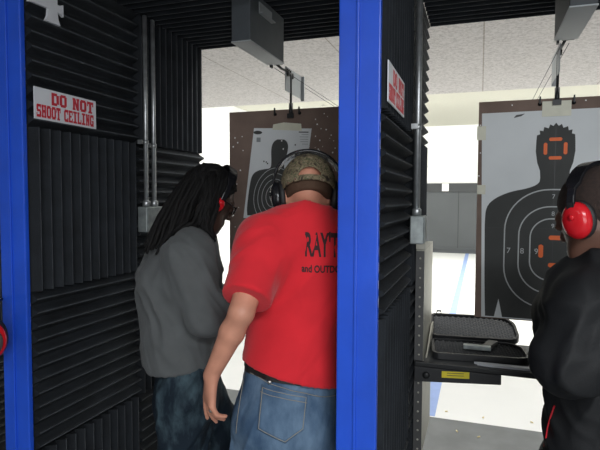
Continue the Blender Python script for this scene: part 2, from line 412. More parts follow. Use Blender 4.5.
# ------------------------------------------------------------------ target carriers
def carrier(x, i, dz=0):
    side = ['in the red-shirted man\'s booth', 'in the right booth'][i]
    t = thing('carrier_housing', 'dark grey box under the ceiling '+side, 'target carrier', (x, 1.85, 2.20), 'target carrier housings under the booth ceilings')
    bm = bm_new(); box(bm, (x-.040, 1.85, 2.205), (x+.040, 2.21, 2.398)); obj('body', bm, 'housing', t, bevel=.003)
    bm = bm_new(); box(bm, (x-.041, 1.849, 2.200), (x+.041, 2.212, 2.2048)); obj('bottom_cover', bm, 'housing_lt', t)
    bm = bm_new(); box(bm, (x+.0405, 1.93, 2.33), (x+.060, 2.06, 2.334)); box(bm, (x+.0405, 1.93, 2.334), (x+.044, 2.06, 2.375)); obj('side_tab', bm, 'housing_lt', t)
    bm = bm_new(); box(bm, (x-.030, 2.212, 2.19), (x-.022, 2.235, 2.30)); box(bm, (x-.012, 2.212, 2.20), (x+.03, 2.222, 2.35)); obj('end_bracket', bm, 'blackmetal', t)
    c = thing('carrier_cable', 'pair of thin carrier cables starting '+side, 'cable', (x, 2.25, 2.19), 'carrier cables running down the range')
    for s in (-1, 1):
        bm = bm_new(); tube(bm, [(x+s*.013, 2.226, 2.19), (x+s*.013, 9.0, 2.17), (x+s*.013, YF-.13, 2.19)], .0013, 6); obj('cable_run', bm, 'wire', c)
    g = thing('target_hanger', 'pale plate and black rod holding the target board '+side, 'target hanger', (x, 2.42, 2.04), 'target hangers on the carrier cables')
    bm = bm_new(); box(bm, (x-.004, 2.34, 2.11), (x-.001, 2.57, 2.225)); box(bm, (x-.004, 2.5705, 2.10), (x+.014, 2.58, 2.225)); obj('plate', bm, 'housing_lt', g)
    bm = bm_new()
    for q in range(3): lathe(bm, (x-.0005, 2.36+.022*q, 2.212), (1,0,0), [(.006,0),(.006,.004),(0,.005)], 8)
    for q in range(2): lathe(bm, (x+.001, 2.365+.06*q, 2.195), (1,0,0), [(.0,-.004),(.014,-.004),(.014,.006),(0,.006)], 12)
    obj('pulley', bm, 'blackmetal', g)
    bm = bm_new(); tube(bm, [(x, 2.225, 2.205), (x-.002, 2.29, 2.20), (x, 2.36, 2.205), (x, 2.412, 2.195)], .006, 8); obj('trolley_bar', bm, 'blackmetal', g)
    bm = bm_new(); tube(bm, [(x, 2.412, 2.205), (x, 2.412, 2.05)], .0058, 10); obj('rod', bm, 'blackmetal', g)
    bm = bm_new(); tube(bm, [(x, 2.412, 2.062), (x, 2.412, 1.995)], .010, 10); box(bm, (x-.016, 2.402, 1.990), (x+.016, 2.4105, 2.012)); obj('clamp', bm, 'blackmetal', g)
carrier(-.885, 0); carrier(.292, 1)

def circle(cx, cz, r, n=8): return [(cx+r*math.cos(2*PI*k/n), cz+r*math.sin(2*PI*k/n)) for k in range(n)]
def stroke(bm, pts, w, o, u, v, n, t, mi):
    """flat ribbon of width w along a 2D polyline"""
    o, u, v, n = V(o), V(u), V(v), V(n); P = [V((p[0], p[1])) for p in pts]; L = []; R = []
    for i, p in enumerate(P):
        d = (P[min(i+1, len(P)-1)]-P[max(i-1, 0)]).normalized(); q = V((-d.y, d.x))*w/2
        L.append(bm.verts.new(o+u*(p.x+q.x)+v*(p.y+q.y)+n*t)); R.append(bm.verts.new(o+u*(p.x-q.x)+v*(p.y-q.y)+n*t))
    for i in range(len(P)-1):
        f = bm.faces.new((R[i], R[i+1], L[i+1], L[i])); f.material_index = mi
def face2d(bm, poly, o, u, v, n, t, mi):
    o, u, v, n = V(o), V(u), V(v), V(n)
    f = bm.faces.new([bm.verts.new(o+u*x+v*y+n*t) for x, y in poly]); f.material_index = mi
def smooth2d(pts, it=2):
    for _ in range(it):
        q = []
        for i in range(len(pts)-1):
            a, b = pts[i], pts[i+1]
            q += [(a[0]*.75+b[0]*.25, a[1]*.75+b[1]*.25), (a[0]*.25+b[0]*.75, a[1]*.25+b[1]*.75)]
        pts = [pts[0]]+q+[pts[-1]]
    return pts

U_, V_, N_ = V((1,0,0)), V((0,0,1)), V((0,-1,0))
# boards
def board(x, w, z0, z1, label, holes):
    t = thing('target_board', label, 'target board', (x, 2.42, z0), 'brown target boards')
    bm = bm_new(); box(bm, (x-w/2, 2.418, z0), (x+w/2, 2.428, z1)); obj('panel', bm, 'board', t, bevel=.001)
    for dx in (-.064, .064):
        bm = bm_new(); lathe(bm, (x+dx, 2.4178, z1-.022), (0,-1,0), [(.008,0),(.008,.004),(.003,.006),(.003,.012),(0,.012)], 10)
        box(bm, (x+dx-.003, 2.404, z1-.022), (x+dx+.003, 2.412, z1+.008)); obj('bolt', bm, 'blackmetal', t)
    bm = bm_new()
    for hx, hz, r in holes: face2d(bm, circle(hx, hz, r, 7), (0, 2.4174, 0), U_, V_, N_, 0, 0)
    h = obj('bullet_hole', bm, 'white', t); h['kind'] = 'stuff'
    return t
rng = random.Random(3)
holes = []
for k in range(26): holes.append((rng.gauss(-.735, .035), rng.gauss(1.865, .055), rng.uniform(.0018, .0042)))
for hx, hz in ((-1.19,1.905),(-1.15,1.91),(-1.175,1.88),(-1.20,1.86),(-1.145,1.84),(-1.16,1.74),(-1.18,1.67),(-.70,1.99),(-.76,1.98),(-.67,1.60),(-1.17,1.55),(-1.19,1.45),(-1.03,1.24),(-.92,1.24),(-.80,1.30)):
    holes.append((hx, hz, rng.uniform(.002, .0042)))
board(-.905, .634, 1.10, 2.035, 'brown target board hanging behind the red-shirted man, pocked with bullet holes', holes)
board(.292, .612, 1.075, 2.020, 'brown target board behind the large silhouette target in the right booth',
      [(.0-.004, 1.80, .003), (-.008, 1.70, .003), (-.006, 1.92, .003), (.40, 2.005, .003), (.12, 2.0, .003)])

# left silhouette paper target, a little tilted
def left_target():
    a = R_ = math.radians(-2.6)
    u = V((math.cos(a), 0, math.sin(a))); v = V((-math.sin(a), 0, math.cos(a)))
    # paper leans a little outwards to the left at the foot
    o = V((-1.083, 2.415, 1.950))
    t = thing('paper_target', 'smaller white paper target with dark bottle silhouette, behind the capped man', 'paper target', (-.955, 2.415, 1.40))
    bm = bm_new()
    sh = .085
    def q(x, y): return (x+y*sh, y)         # slight shear of the sagging sheet
    face2d(bm, [q(0,0), q(.305,0), q(.305,-.455), q(0,-.455)], o, u, v, N_, 0, 0)
    cx = .152
    # silhouette
    top = [(-.018,-.055),(-.034,-.064),(-.044,-.085),(-.044,-.115),(-.037,-.155),(-.034,-.188),(-.040,-.200),(-.065,-.203),(-.105,-.212),(-.130,-.232),(-.138,-.27),(-.140,-.40),(-.132,-.440)]
    L = smooth2d(top, 2); Rr = [(-x, y) for x, y in L][::-1]
    face2d(bm, [q(cx+x, y) for x, y in L+Rr], o, u, v, N_, .0006, 1)
    for k, (rx, ry) in enumerate(((.108,.140),(.086,.112),(.064,.084),(.042,.056),(.021,.028))):
        cy = -.335; pts = [q(cx+rx*math.cos(2*PI*j/40), max(cy+ry*math.sin(2*PI*j/40), -.45)) for j in range(41)]
        stroke(bm, pts, .0028, o, u, v, N_, .0011, 2)
    # maker's mark and small print, too small to read in the picture
    face2d(bm, [(.022+x, -.022+y) for x, y in [(.024*math.cos(2*PI*k/16), .009*math.sin(2*PI*k/16)) for k in range(16)]], o, u, v, N_, .0006, 1)
    face2d(bm, [(.028+x, -.058+y) for x, y in [(-.011,-.011),(.011,-.011),(.011,.011),(-.011,.011)]], o, u, v, N_, .0006, 3)
    for k in range(6):
        w = [.05,.035,.045,.042,.04,.03][k]; y = -.018-k*.0115
        stroke(bm, [(.290-w, y), (.290, y)], .005 if k == 0 else .0022, o, u, v, N_, .0006, 1 if k == 0 else 3)
    for hx, hy in ((.178,-.07),(.19,-.115),(.16,-.24),(.20,-.33),(.215,-.35),(.165,-.375),(.12,-.36),(.228,-.36),(.185,-.40),(.175,-.37),(.195,-.365),(.13,-.31)):
        face2d(bm, circle(hx*.86, hy*.88, .0035, 7), o, u, v, N_, .0016, 4)
    for hx, hy in ((.062,-.165),(.075,-.168),(.225,-.08),(.082,-.175)):
        face2d(bm, circle(hx, hy, .004, 7), o, u, v, N_, .0008, 1)
    obj('sheet', bm, ['paper', 'ink', 'ink_line', 'housing_lt', 'white'], t, recalc=False)
    bm = bm_new(); prism(bm, [(0,0),(.155,-.004),(.150,.03),(.06,.036),(.004,.026)], o+V((.10, -.0012, -.012)), u, v, N_, 0, .0004); obj('tape_strip', bm, 'tape', t)
left_target()

# right large silhouette target
def right_target():
    o = V((.292, 2.4150, 0)); u, v = U_, V_
    t = thing('paper_target', 'large grey paper target with black head and shoulders silhouette and orange marks', 'paper target', (.292, 2.415, 1.08))
    bm = bm_new()
    face2d(bm, [(-.293,1.970),(.295,1.972),(.292,1.08),(-.278,1.08)], o, u, v, N_, 0, 0)
    hair = [(-.0,1.918),(-.010,1.905),(-.022,1.912),(-.028,1.896),(-.045,1.902),(-.048,1.885),(-.062,1.888),(-.060,1.872),(-.072,1.868)]
    side = [(-.074,1.84),(-.075,1.80),(-.068,1.752),(-.057,1.72),(-.055,1.69)]
    sh = smooth2d([(-.055,1.69),(-.058,1.665),(-.10,1.645),(-.17,1.632),(-.235,1.602),(-.268,1.565),(-.272,1.50),(-.270,1.40),(-.268,1.25),(-.262,1.085)], 2)
    L = hair+side+sh[1:]
    Rr = [(-x, y) for x, y in L[1:]][::-1]
    # light spikes cut the foot of the silhouette
    foot = [(-.225,1.085),(-.208,1.165),(-.192,1.085)]
    foot2 = [(-x, y) for x, y in foot][::-1]
    face2d(bm, L+foot+foot2+Rr, o, u, v, N_, .0006, 1)
    for rx, top, bot in ((.190,1.640,1.135),(.133,1.568,1.200),(.088,1.517,1.255)):
        c = rx*.92
        pts = []
        for k in range(13):
            a = PI/2*k/12; pts.append((-rx+c*(1-math.cos(a)) if True else 0, top-c+c*math.sin(a)))
        pts = [(-rx, bot+c)]+pts+[(-.0, top)]
        low = [(x, bot+(c-(y-(top-c)))) if y > top-c else (x, bot+c) for x, y in pts]
        low = [(-rx+c*(1-math.cos(PI/2*k/12)), bot+c-c*math.sin(PI/2*k/12)) for k in range(13)]+[(0, bot)]
        stroke(bm, pts, .0052, o, u, v, N_, .0011, 2); stroke(bm, low, .0052, o, u, v, N_, .00115, 2)
        stroke(bm, [(-x, y) for x, y in pts[::-1]], .0052, o, u, v, N_, .0011, 2); stroke(bm, [(-x, y) for x, y in low[::-1]], .0052, o, u, v, N_, .00115, 2)
    def capsule(cx, cz, hw, hh):
        r = min(hw, hh)*.95; pts = []
        for k in range(16):
            a = 2*PI*k/16+PI/16; sx_ = math.copysign(1, math.cos(a)); sz_ = math.copysign(1, math.sin(a))
            pts.append((cx+sx_*(hw-r)+r*math.cos(a), cz+sz_*(hh-r)+r*math.sin(a)))
        face2d(bm, pts, o, u, v, N_, .0013, 3)
    for cx, cz, d, L_, w in ((0, 1.811, .038, .025, .0072), (.012, 1.379, .057, .028, .0095)):
        for s in (-1, 1):
            capsule(cx+s*d, cz, w, L_); capsule(cx, cz+s*d*1.02, L_, w)
    for s_, x in (('7', -.172), ('8', -.118), ('9', -.062)):
        add_text(bm, s_, .034, o+V((x-.009, 0, 1.366)), u, v, N_, 2, t=.0012)
        add_text(bm, s_, .034, o+V((-x-.009, 0, 1.366)), u, v, N_, 2, t=.0012)
    add_text(bm, '7', .026, o+V((-.008, 0, 1.602)), u, v, N_, 2, t=.0012)
    add_text(bm, '8', .026, o+V((-.008, 0, 1.530)), u, v, N_, 2, t=.0012)
    add_text(bm, '9', .026, o+V((-.008, 0, 1.478)), u, v, N_, 2, t=.0012)
    stroke(bm, [(0, 1.08), (0, 1.90)], .0016, o, u, v, N_, .0009, 4)
    stroke(bm, [(-.27, 1.475), (.28, 1.475)], .0014, o, u, v, N_, .0009, 4)
    obj('sheet', bm, ['paper', 'ink', 'ink_line', 'orange', 'upright_dark'], t, recalc=False)
    for (x0, z0, x1, z1) in ((-.055, 1.945, .055, 2.008), (-.312, 1.855, -.275, 1.915), (-.306, 1.62, -.272, 1.66)):
        bm = bm_new(); box(bm, (.292+x0, 2.4128, z0), (.292+x1, 2.4136, z1)); obj('tape_strip', bm, 'tape', t)
    bm = bm_new(); prism(bm, [(0,0),(.03,.006),(.044,.016),(.01,.012)], (.292-.165, 2.4145, 1.945), u, v, N_, 0, .001); obj('torn_edge', bm, 'upright_dark', t)
right_target()

# ------------------------------------------------------------------ bench with its upright, gun case
t = thing('shooting_bench', 'black fold-down shooting bench with yellow label between partition and jacketed man', 'bench', (.32, 2.3, .5))
bm = bm_new(); box(bm, (-.203, 2.118, .930), (.82, 2.50, .946)); obj('shelf_top', bm, 'bench', t, bevel=.003)
bm = bm_new(); box(bm, (-.237, 2.098, .926), (.82, 2.117, .947)); obj('front_rail', bm, 'blackmetal', t, bevel=.004)
bm = bm_new(); prism(bm, [(-.237,.864),(.090,.888),(.090,.9255),(-.237,.9255)], (0,2.106,0), (1,0,0), (0,0,1), (0,-1,0), -.01, .006); obj('support_arm', bm, 'case', t, bevel=.002)
bm = bm_new(); prism(bm, [(-.130,.892),(-.026,.899),(-.026,.925),(-.130,.918)], (0,2.0995,0), (1,0,0), (0,0,1), (0,-1,0), 0, .001)
for k in range(2):
    prism(bm, [(-.110,.9025+k*.009),(-.046,.907+k*.009),(-.046,.909+k*.009),(-.110,.9045+k*.009)], (0,2.0984,0), (1,0,0), (0,0,1), (0,-1,0), 0, .0006, 1)
o = obj('warning_label', bm, ['yellow', 'upright_dark'], t); o['label'] = 'small yellow label with two dark lines'
bm = bm_new(); lathe(bm, (-.190, 2.0995, .895), (0,-1,0), [(.014,0),(.014,.006),(.006,.008),(0,.008)], 12); obj('pivot_bolt', bm, 'blackmetal', t)
bm = bm_new(); prism(bm, [(2.16,.947),(2.46,.947),(2.46,1.03),(2.38,1.03)], (-.199,0,0), (0,1,0), (0,0,1), (1,0,0), 0, .006); obj('end_plate', bm, 'upright', t)

t = thing('slotted_upright', 'pale steel slotted upright on the partition below the conduit junction box', 'metal upright', (-.226, 2.25, .55))
bm = bm_new(); box(bm, (-.2395, 2.12, .55), (-.206, 2.50, 1.395)); obj('channel', bm, 'upright', t, bevel=.003)
bm = bm_new(); prism(bm, [(2.12,1.396),(2.50,1.396),(2.50,1.40),(2.12,1.43)], (-.2395,0,0), (0,1,0), (0,0,1), (1,0,0), -.0, .033); obj('cap', bm, 'upright', t)
bm = bm_new(); box(bm, (-.2395, 2.116, .55), (-.2065, 2.1195, 1.39))
o = obj('front_strip', bm, 'upright_dark', t)
bm = bm_new()
for k in range(21):
    z = .58+k*.039
    lathe(bm, (-.222, 2.1158, z), (0,-1,0), [(.0,0),(.0045,0),(.0045,.0008),(0,.0008)], 8)
o = obj('slot', bm, 'upright', t); o['kind'] = 'stuff'

def gun_case():
    t = thing('gun_case', 'open black plastic gun case with egg-crate foam lining on the bench', 'gun case', (-.03, 2.30, .947))
    x0, x1 = -.175, .205
    # bottom half: shallow tray lying on the bench
    def outline(w0, w1, d0, d1, r, ins=0):
        pts = []
        for cx, cy, a0 in ((w1-r, d1-r, 0), (w0+.03, d1-.03, 90), (w0+.03, d0+.03, 180), (w1-r*.6, d0+r*.6, 270)):
            rr = {0: r, 90: .03, 180: .03, 270: r*.6}[a0]-ins
            for k in range(7):
                a = math.radians(a0+15*k); pts.append((cx+rr*math.cos(a), cy+rr*math.sin(a)))
        return pts
    def half(name_, org, uu, vv, nn, depth, foamh):
        ob_out = outline(x0, x1, 0, .235, .09); ob_in = outline(x0, x1, 0, .235, .09, .012)
        bm = bm_new(); org, uu, vv, nn = V(org), V(uu), V(vv), V(nn); k = len(ob_out)
        ring = lambda pts, h: [bm.verts.new(org+uu*x+vv*y+nn*h) for x, y in pts]
        a, b, c, d = ring(ob_out, 0), ring(ob_out, depth), ring(ob_in, depth), ring(ob_in, .006)
        for p, q in ((a, b), (b, c), (c, d)):
            for j in range(k): bm.faces.new((p[j], p[(j+1)%k], q[(j+1)%k], q[j]))
        bm.faces.new(a[::-1]); bm.faces.new(d)
        sh = obj(name_, bm, 'case', t)
        # egg crate foam
        bm = bm_new(); nx, ny = 76, 44; g = {}
        for i in range(nx+1):
            for j in range(ny+1):
                x = x0+.015+(x1-x0-.03)*i/nx; y = .014+.207*j/ny
                dx, dy = x-(x1-.09), y-(.235-.09)
                if dx > 0 and dy > 0 and math.hypot(dx, dy) > .072: continue
                dx, dy = x-(x1-.054), (.054)-y
                if dx > 0 and dy > 0 and math.hypot(dx, dy) > .040: continue
                h = depth*foamh + .0065*math.sin(x*2*PI/.026)*math.sin(y*2*PI/.026)
                g[i, j] = bm.verts.new(org+uu*x+vv*y+nn*h)
        for i in range(nx):
            for j in range(ny):
                q = [g.get((i, j)), g.get((i+1, j)), g.get((i+1, j+1)), g.get((i, j+1))]
                if all(q): bm.faces.new(q).smooth = True
        obj('foam_lining', bm, 'case_foam', sh, recalc=False)
        return sh
    ca = math.radians(6); UX = V((math.cos(ca), math.sin(ca), 0)); UY = V((-math.sin(ca), math.cos(ca), 0)); OO = V((.002, 2.172, .9475))
    half('base', OO, UX, UY, (0,0,1), .026, .6)
    # lid opened back, resting past the rear edge
    al = math.radians(13)
    vv = UY*math.cos(al)+V((0, 0, math.sin(al))); nn = -UY*math.sin(al)+V((0, 0, math.cos(al)))
    lo = OO+UY*.243+V((0, 0, .012))
    half('lid', lo, UX, vv, nn, .026, .6)
    for x in (-.135, .065):
        bm = bm_new(); p = lo+vv*.236+UX*x+nn*.012
        for a, b in (((-.012, .0), (-.008, .022)), ((.008, .0), (.012, .022)), ((-.012, .018), (.012, .024))):
            vs = [p+UX*a[0]+nn*a[1]*1.1, p+UX*b[0]+nn*a[1]*1.1, p+UX*b[0]+nn*b[1]*1.1, p+UX*a[0]+nn*b[1]*1.1]
            w1 = [bm.verts.new(q_) for q_ in vs]; w2 = [bm.verts.new(q_+vv*.006) for q_ in vs]
            bm.faces.new(w1[::-1]); bm.faces.new(w2)
            for j in range(4): bm.faces.new((w1[j], w1[(j+1)%4], w2[(j+1)%4], w2[j]))
        obj('latch', bm, 'case', t)
gun_case()
# pistol magazine like strip and slip
bm = bm_new(); prism(bm, [(0,0),(.03,.004),(.20,.004),(.20,-.022),(.045,-.022),(.012,-.016),(.02,-.008)], (-.01, 2.146, .9465), (1,0,0), (0,1,0), (0,0,1), .0, .009)
tag(obj('cleaning_tool', bm, 'sign_white', loc=(.1, 2.14, .9465)), 'thin pale grey metal tool with notched end lying along the bench front', 'tool')
# dark handgun lying in the case
g = thing('pistol', 'small dark pistol with pale slide lying on the foam of the open gun case', 'pistol', (.02, 2.28, .971))
bm = bm_new(); box(bm, (-.055, 2.255, .971), (.055, 2.285, .989)); obj('slide', bm, 'galvbox', g, bevel=.003)
bm = bm_new(); prism(bm, [(.02,0),(.055,0),(.085,.085),(.045,.09)], (0,2.286,.980), (1,0,0), (0,1,0), (0,0,1), -.009, .009); obj('grip', bm, 'case', g, bevel=.002)
bm = bm_new(); tube(bm, [(.02,2.287,.98),(.0,2.302,.98),(.004,2.32,.98),(.032,2.323,.98)], .0025, 6); obj('trigger_guard', bm, 'case', g)

for i, (x, y, a) in enumerate(((-.205, 3.98, .3), (.055, 3.96, 1.2), (-.12, 3.66, 2.0), (.025, 3.62, .8), (.38, 3.99, 2.4))):
    bm = bm_new(); d = V((math.cos(a), math.sin(a), 0))
    lathe(bm, V((x, y, .0052))-d*.012, d, [(0,0),(.0048,0),(.0048,.002),(.004,.003),(.0045,.004),(.0045,.019),(.0038,.019),(.0038,.006),(0,.006)], 10)
    tag(obj('spent_casing', bm, 'brass', loc=(x, y, .0005)), 'tiny spent cartridge casing on the floor under the bench', 'casing', 'spent casings on the floor under the bench')

# ------------------------------------------------------------------ volumes for people
def vnoise(p, seed=0):
    i = np.floor(p).astype(np.int64); f = p-i; f = f*f*(3-2*f)
    def h(a):
        n = (a[..., 0]*73856093) ^ (a[..., 1]*19349663) ^ (a[..., 2]*83492791) ^ (seed*2654435761)
        n = (n & 0x7fffffff); n = (n*1103515245+12345) & 0x7fffffff; n = ((n >> 8) ^ n)*48271 & 0x7fffffff
        return (n & 0xffff)/65535.0
    r = 0
    for dx in (0, 1):
        for dy in (0, 1):
            for dz in (0, 1):
                w = (f[..., 0] if dx else 1-f[..., 0])*(f[..., 1] if dy else 1-f[..., 1])*(f[..., 2] if dz else 1-f[..., 2])
                r = r+w*h(i+np.array([dx, dy, dz]))
    return r

class Vol:
    def __init__(s, lo, hi, vs):
        s.lo = np.array(lo, float); s.vs = vs
        s.n = np.ceil((np.array(hi)-s.lo)/vs).astype(int)+1
        s.f = np.full(s.n, 1.0, np.float32)
        s.ax = [s.lo[i]+np.arange(s.n[i])*vs for i in range(3)]
    def apply(s, pmin, pmax, fn, k=.0, op='add'):
        m = k+3*s.vs
        a = np.clip(np.floor((np.array(pmin)-m-s.lo)/s.vs).astype(int), 0, s.n); b = np.clip(np.ceil((np.array(pmax)+m-s.lo)/s.vs).astype(int)+1, 0, s.n)
        if np.any(b <= a): return
        sl = tuple(slice(a[i], b[i]) for i in range(3))
        P = np.stack(np.meshgrid(*[s.ax[i][sl[i]] for i in range(3)], indexing='ij'), -1)
        d = fn(P).astype(np.float32); f = s.f[sl]
        if op == 'add':
            if k > 0:
                h = np.maximum(k-np.abs(f-d), 0)/k; s.f[sl] = np.minimum(f, d)-h*h*k*.25
            else: s.f[sl] = np.minimum(f, d)
        elif op == 'sub':
            if k > 0:
                h = np.maximum(k-np.abs(-d-f), 0)/k; s.f[sl] = np.maximum(f, -d)+h*h*k*.25
            else: s.f[sl] = np.maximum(f, -d)
    def cone(s, a, b, r1, r2, k=.03, nrm=None, kf=1.0, op='add', clip=None, infl=0.0):
        """tapered capsule, made thinner along nrm by the factor kf"""
        a, b = np.array(a, float), np.array(b, float); r1, r2 = r1+infl, r2+infl
        if nrm is not None: nn = np.array(nrm, float); nn /= np.linalg.norm(nn)
        def fn(P):
            ba = b-a; pa = P-a
            if nrm is not None:
                t = np.clip(pa@ba/max(ba@ba, 1e-9), 0, 1)
                q = pa-t[..., None]*ba; q = q+(q@nn)[..., None]*nn*(kf-1)
                dd = np.linalg.norm(q, axis=-1); r = r1+(r2-r1)*t; g = np.maximum(1.0, kf*.8)
                d = (dd-r)/(1+(g-1)*np.minimum(1, np.abs(q@nn)/np.maximum(dd, 1e-6)))
            else:
                t = np.clip(pa@ba/max(ba@ba, 1e-9), 0, 1)
                d = np.linalg.norm(pa-t[..., None]*ba, axis=-1)-(r1+(r2-r1)*t)
            if clip is not None:
                for c, n in clip:
                    d = np.maximum(d, (P-np.array(c))@np.array(n))
            return d
        R = max(r1, r2)
        s.apply(np.minimum(a, b)-R, np.maximum(a, b)+R, fn, k, op)
    def ell(s, c, r, rot=None, k=.02, op='add', infl=0.0):
        c = np.array(c, float); r = np.array(r, float)+infl; Rm = np.array(rot) if rot is not None else np.eye(3)
        def fn(P):
            q = (P-c)@Rm       # columns of Rm are the ellipsoid axes
            k0 = np.linalg.norm(q/r, axis=-1); k1 = np.linalg.norm(q/(r*r), axis=-1)
            return k0*(k0-1)/np.maximum(k1, 1e-6)
        R = r.max(); s.apply(c-R, c+R, fn, k, op)
    def halfspace_cut(s, c, n):
        """remove everything on the n side of the plane"""
        c, n = np.array(c, float), np.array(n, float)
        P0 = (s.ax[0]-c[0])*n[0]; P1 = (s.ax[1]-c[1])*n[1]; P2 = (s.ax[2]-c[2])*n[2]
        d = P0[:, None, None]+P1[None, :, None]+P2[None, None, :]
        s.f = np.maximum(s.f, d.astype(np.float32))
    def mesh(s):
        f = s.f; n = np.array(f.shape); ins = f < 0
        c = np.zeros(n-1, np.int8)
        for dx in (0, 1):
            for dy in (0, 1):
                for dz in (0, 1): c += ins[dx:n[0]-1+dx, dy:n[1]-1+dy, dz:n[2]-1+dz]
        cells = np.argwhere((c > 0) & (c < 8))
        idx = np.full(n-1, -1, np.int64); idx[tuple(cells.T)] = np.arange(len(cells))
        cor = np.array([(x, y, z) for x in (0, 1) for y in (0, 1) for z in (0, 1)])
        val = np.stack([f[cells[:, 0]+o[0], cells[:, 1]+o[1], cells[:, 2]+o[2]] for o in cor], 1)
        acc = np.zeros((len(cells), 3)); cnt = np.zeros(len(cells))
        for i in range(8):
            for j in range(i+1, 8):
                if np.abs(cor[i]-cor[j]).sum() != 1: continue
                a, b = val[:, i], val[:, j]; m = (a < 0) != (b < 0)
                t = np.where(m, a/np.where(m, a-b, 1), 0)
                acc += m[:, None]*(cor[i]+t[:, None]*(cor[j]-cor[i])); cnt += m
        verts = s.lo+(cells+acc/cnt[:, None])*s.vs
        quads = []
        for ax in range(3):
            o1, o2 = [a for a in range(3) if a != ax]
            sl0 = [slice(None)]*3; sl1 = [slice(None)]*3; sl0[ax] = slice(0, -1); sl1[ax] = slice(1, None)
            A, B = ins[tuple(sl0)], ins[tuple(sl1)]
            e = np.argwhere(A != B)
            e = e[(e[:, o1] > 0) & (e[:, o2] > 0) & (e[:, o1] < n[o1]-1) & (e[:, o2] < n[o2]-1)]
            fl = A[tuple(e.T)]
            def cid(d1, d2):
                q = e.copy(); q[:, o1] -= d1; q[:, o2] -= d2; return idx[tuple(q.T)]
            Q = np.stack([cid(1, 1), cid(0, 1), cid(0, 0), cid(1, 0)], 1)
            if ax == 1: fl = ~fl
            Q[~fl] = Q[~fl][:, ::-1]
            quads.append(Q)
        Q = np.concatenate(quads); Q = Q[(Q >= 0).all(1)]
        return verts, Q

def vnormals(v, q):
    n = np.zeros_like(v); a = v[q[:, 2]]-v[q[:, 0]]; b = v[q[:, 3]]-v[q[:, 1]]; fn = np.cross(a, b)
    for i in range(4): np.add.at(n, q[:, i], fn)
    return n/np.maximum(np.linalg.norm(n, axis=1), 1e-9)[:, None]
def smooth(v, q, it=2, lam=.5):
    for _ in range(it):
        acc = np.zeros_like(v); cnt = np.zeros(len(v))
        for i in range(4):
            np.add.at(acc, q[:, i], v[q[:, (i+1)%4]]+v[q[:, (i+3)%4]]); np.add.at(cnt, q[:, i], 2)
        v = v*(1-lam)+lam*acc/np.maximum(cnt, 1)[:, None]
    return v
def folds(v, q, amp, dirs, freq, seed=1):
    """cloth creases: ridged noise stretched along a direction"""
    n = vnormals(v, q); wz = np.clip((n[:, 2]+.95)/.35, 0, 1); d = np.array(dirs, float); d /= np.linalg.norm(d)
    a = np.cross(d, [0.3, 1, .2]); a /= np.linalg.norm(a); b = np.cross(d, a)
    w = np.stack([v@d*freq*.28, v@a*freq, v@b*freq], 1)
    w2 = w+1.2*np.stack([vnoise(w*.6, seed+5), vnoise(w*.6, seed+6), vnoise(w*.6, seed+7)], 1)
    r = 1-np.abs(2*vnoise(w2, seed)-1); r = r**1.5
    r2 = 1-np.abs(2*vnoise(w2*2.1, seed+1)-1)
    return v+n*(wz*(amp*1.5*(r-.6)+amp*.5*(r2-.5)))[:, None]

def mesh_obj(name, v, q, m, parent, mfn=None):
    o0 = np.array(parent['_o']) if parent is not None else np.zeros(3)
    me = bpy.data.meshes.new(name)
    me.from_pydata((v-o0).tolist(), [], q.tolist())
    me.polygons.foreach_set('use_smooth', [True]*len(me.polygons))
    for x in (m if isinstance(m, (list, tuple)) else [m]): me.materials.append(M[x])
    if mfn is not None:
        cen = v[q].mean(1); me.polygons.foreach_set('material_index', mfn(cen).astype(np.int32))
    o = bpy.data.objects.new(name, me); COL.objects.link(o)
    if parent is not None: o.parent = parent
    o['_o'] = o0.tolist()
    return o

FING = []
def hand(vol, w, d, pn, th, size=1.0, curl=(.35,.4,.45,.5), spread=.05, thumb_dir=None, infl=0):
    """w wrist, d direction of the hand, pn palm normal (the way the fingers curl), th side the thumb is on"""
    w, d, pn, th = [np.array(x, float) for x in (w, d, pn, th)]
    d /= np.linalg.norm(d); pn -= d*(pn@d); pn /= np.linalg.norm(pn); th = np.cross(d, pn)*np.sign(np.cross(d, pn)@th)
    S = size
    for j, t in enumerate((.028, .010, -.010, -.028)):
        vol.cone(w+th*t*.55*S, w+d*.082*S+th*t*S, .013*S, .0115*S, .012, None)
    vol.cone(w-d*.01, w+d*.05*S, .020*S, .018*S, .015, pn, 1.4)
    vol.cone(w+th*.012*S+pn*.006*S, w+d*.045*S+th*.030*S+pn*.010*S, .015*S, .013*S, .012)
    for j, (t, L) in enumerate(((.033, .074), (.011, .082), (-.011, .076), (-.032, .060))):
        p = w+d*.085*S+th*t*S; dd = d+th*(t*spread/.03); dd /= np.linalg.norm(dd); ang = 0
        if j == 2: a_ = curl[2]; rn = dd*math.cos(a_)+pn*math.sin(a_); FING.append((p+rn*.020*S, rn))
        for sgm, (l, r) in enumerate(((.46, .0090), (.30, .0082), (.24, .0074))):
            ang += curl[j]*(1, 1.1, .7)[sgm]
            nd = dd*math.cos(ang)+pn*math.sin(ang); p2 = p+nd*L*l*S
            vol.cone(p, p2, r*S, (r-.0009)*S, .003 if sgm == 0 else .002); p = p2
    p = w+d*.030*S+th*.030*S+pn*.008*S
    td = d*.75+th*.62+pn*.35 if thumb_dir is None else np.array(thumb_dir, float)
    td /= np.linalg.norm(td)
    p2 = p+td*.038*S; vol.cone(p, p2, .014*S, .0115*S, .008)
    td2 = td+d*.35+pn*.15; td2 /= np.linalg.norm(td2); p3 = p2+td2*.032*S; vol.cone(p2, p3, .0112*S, .009*S, .003)

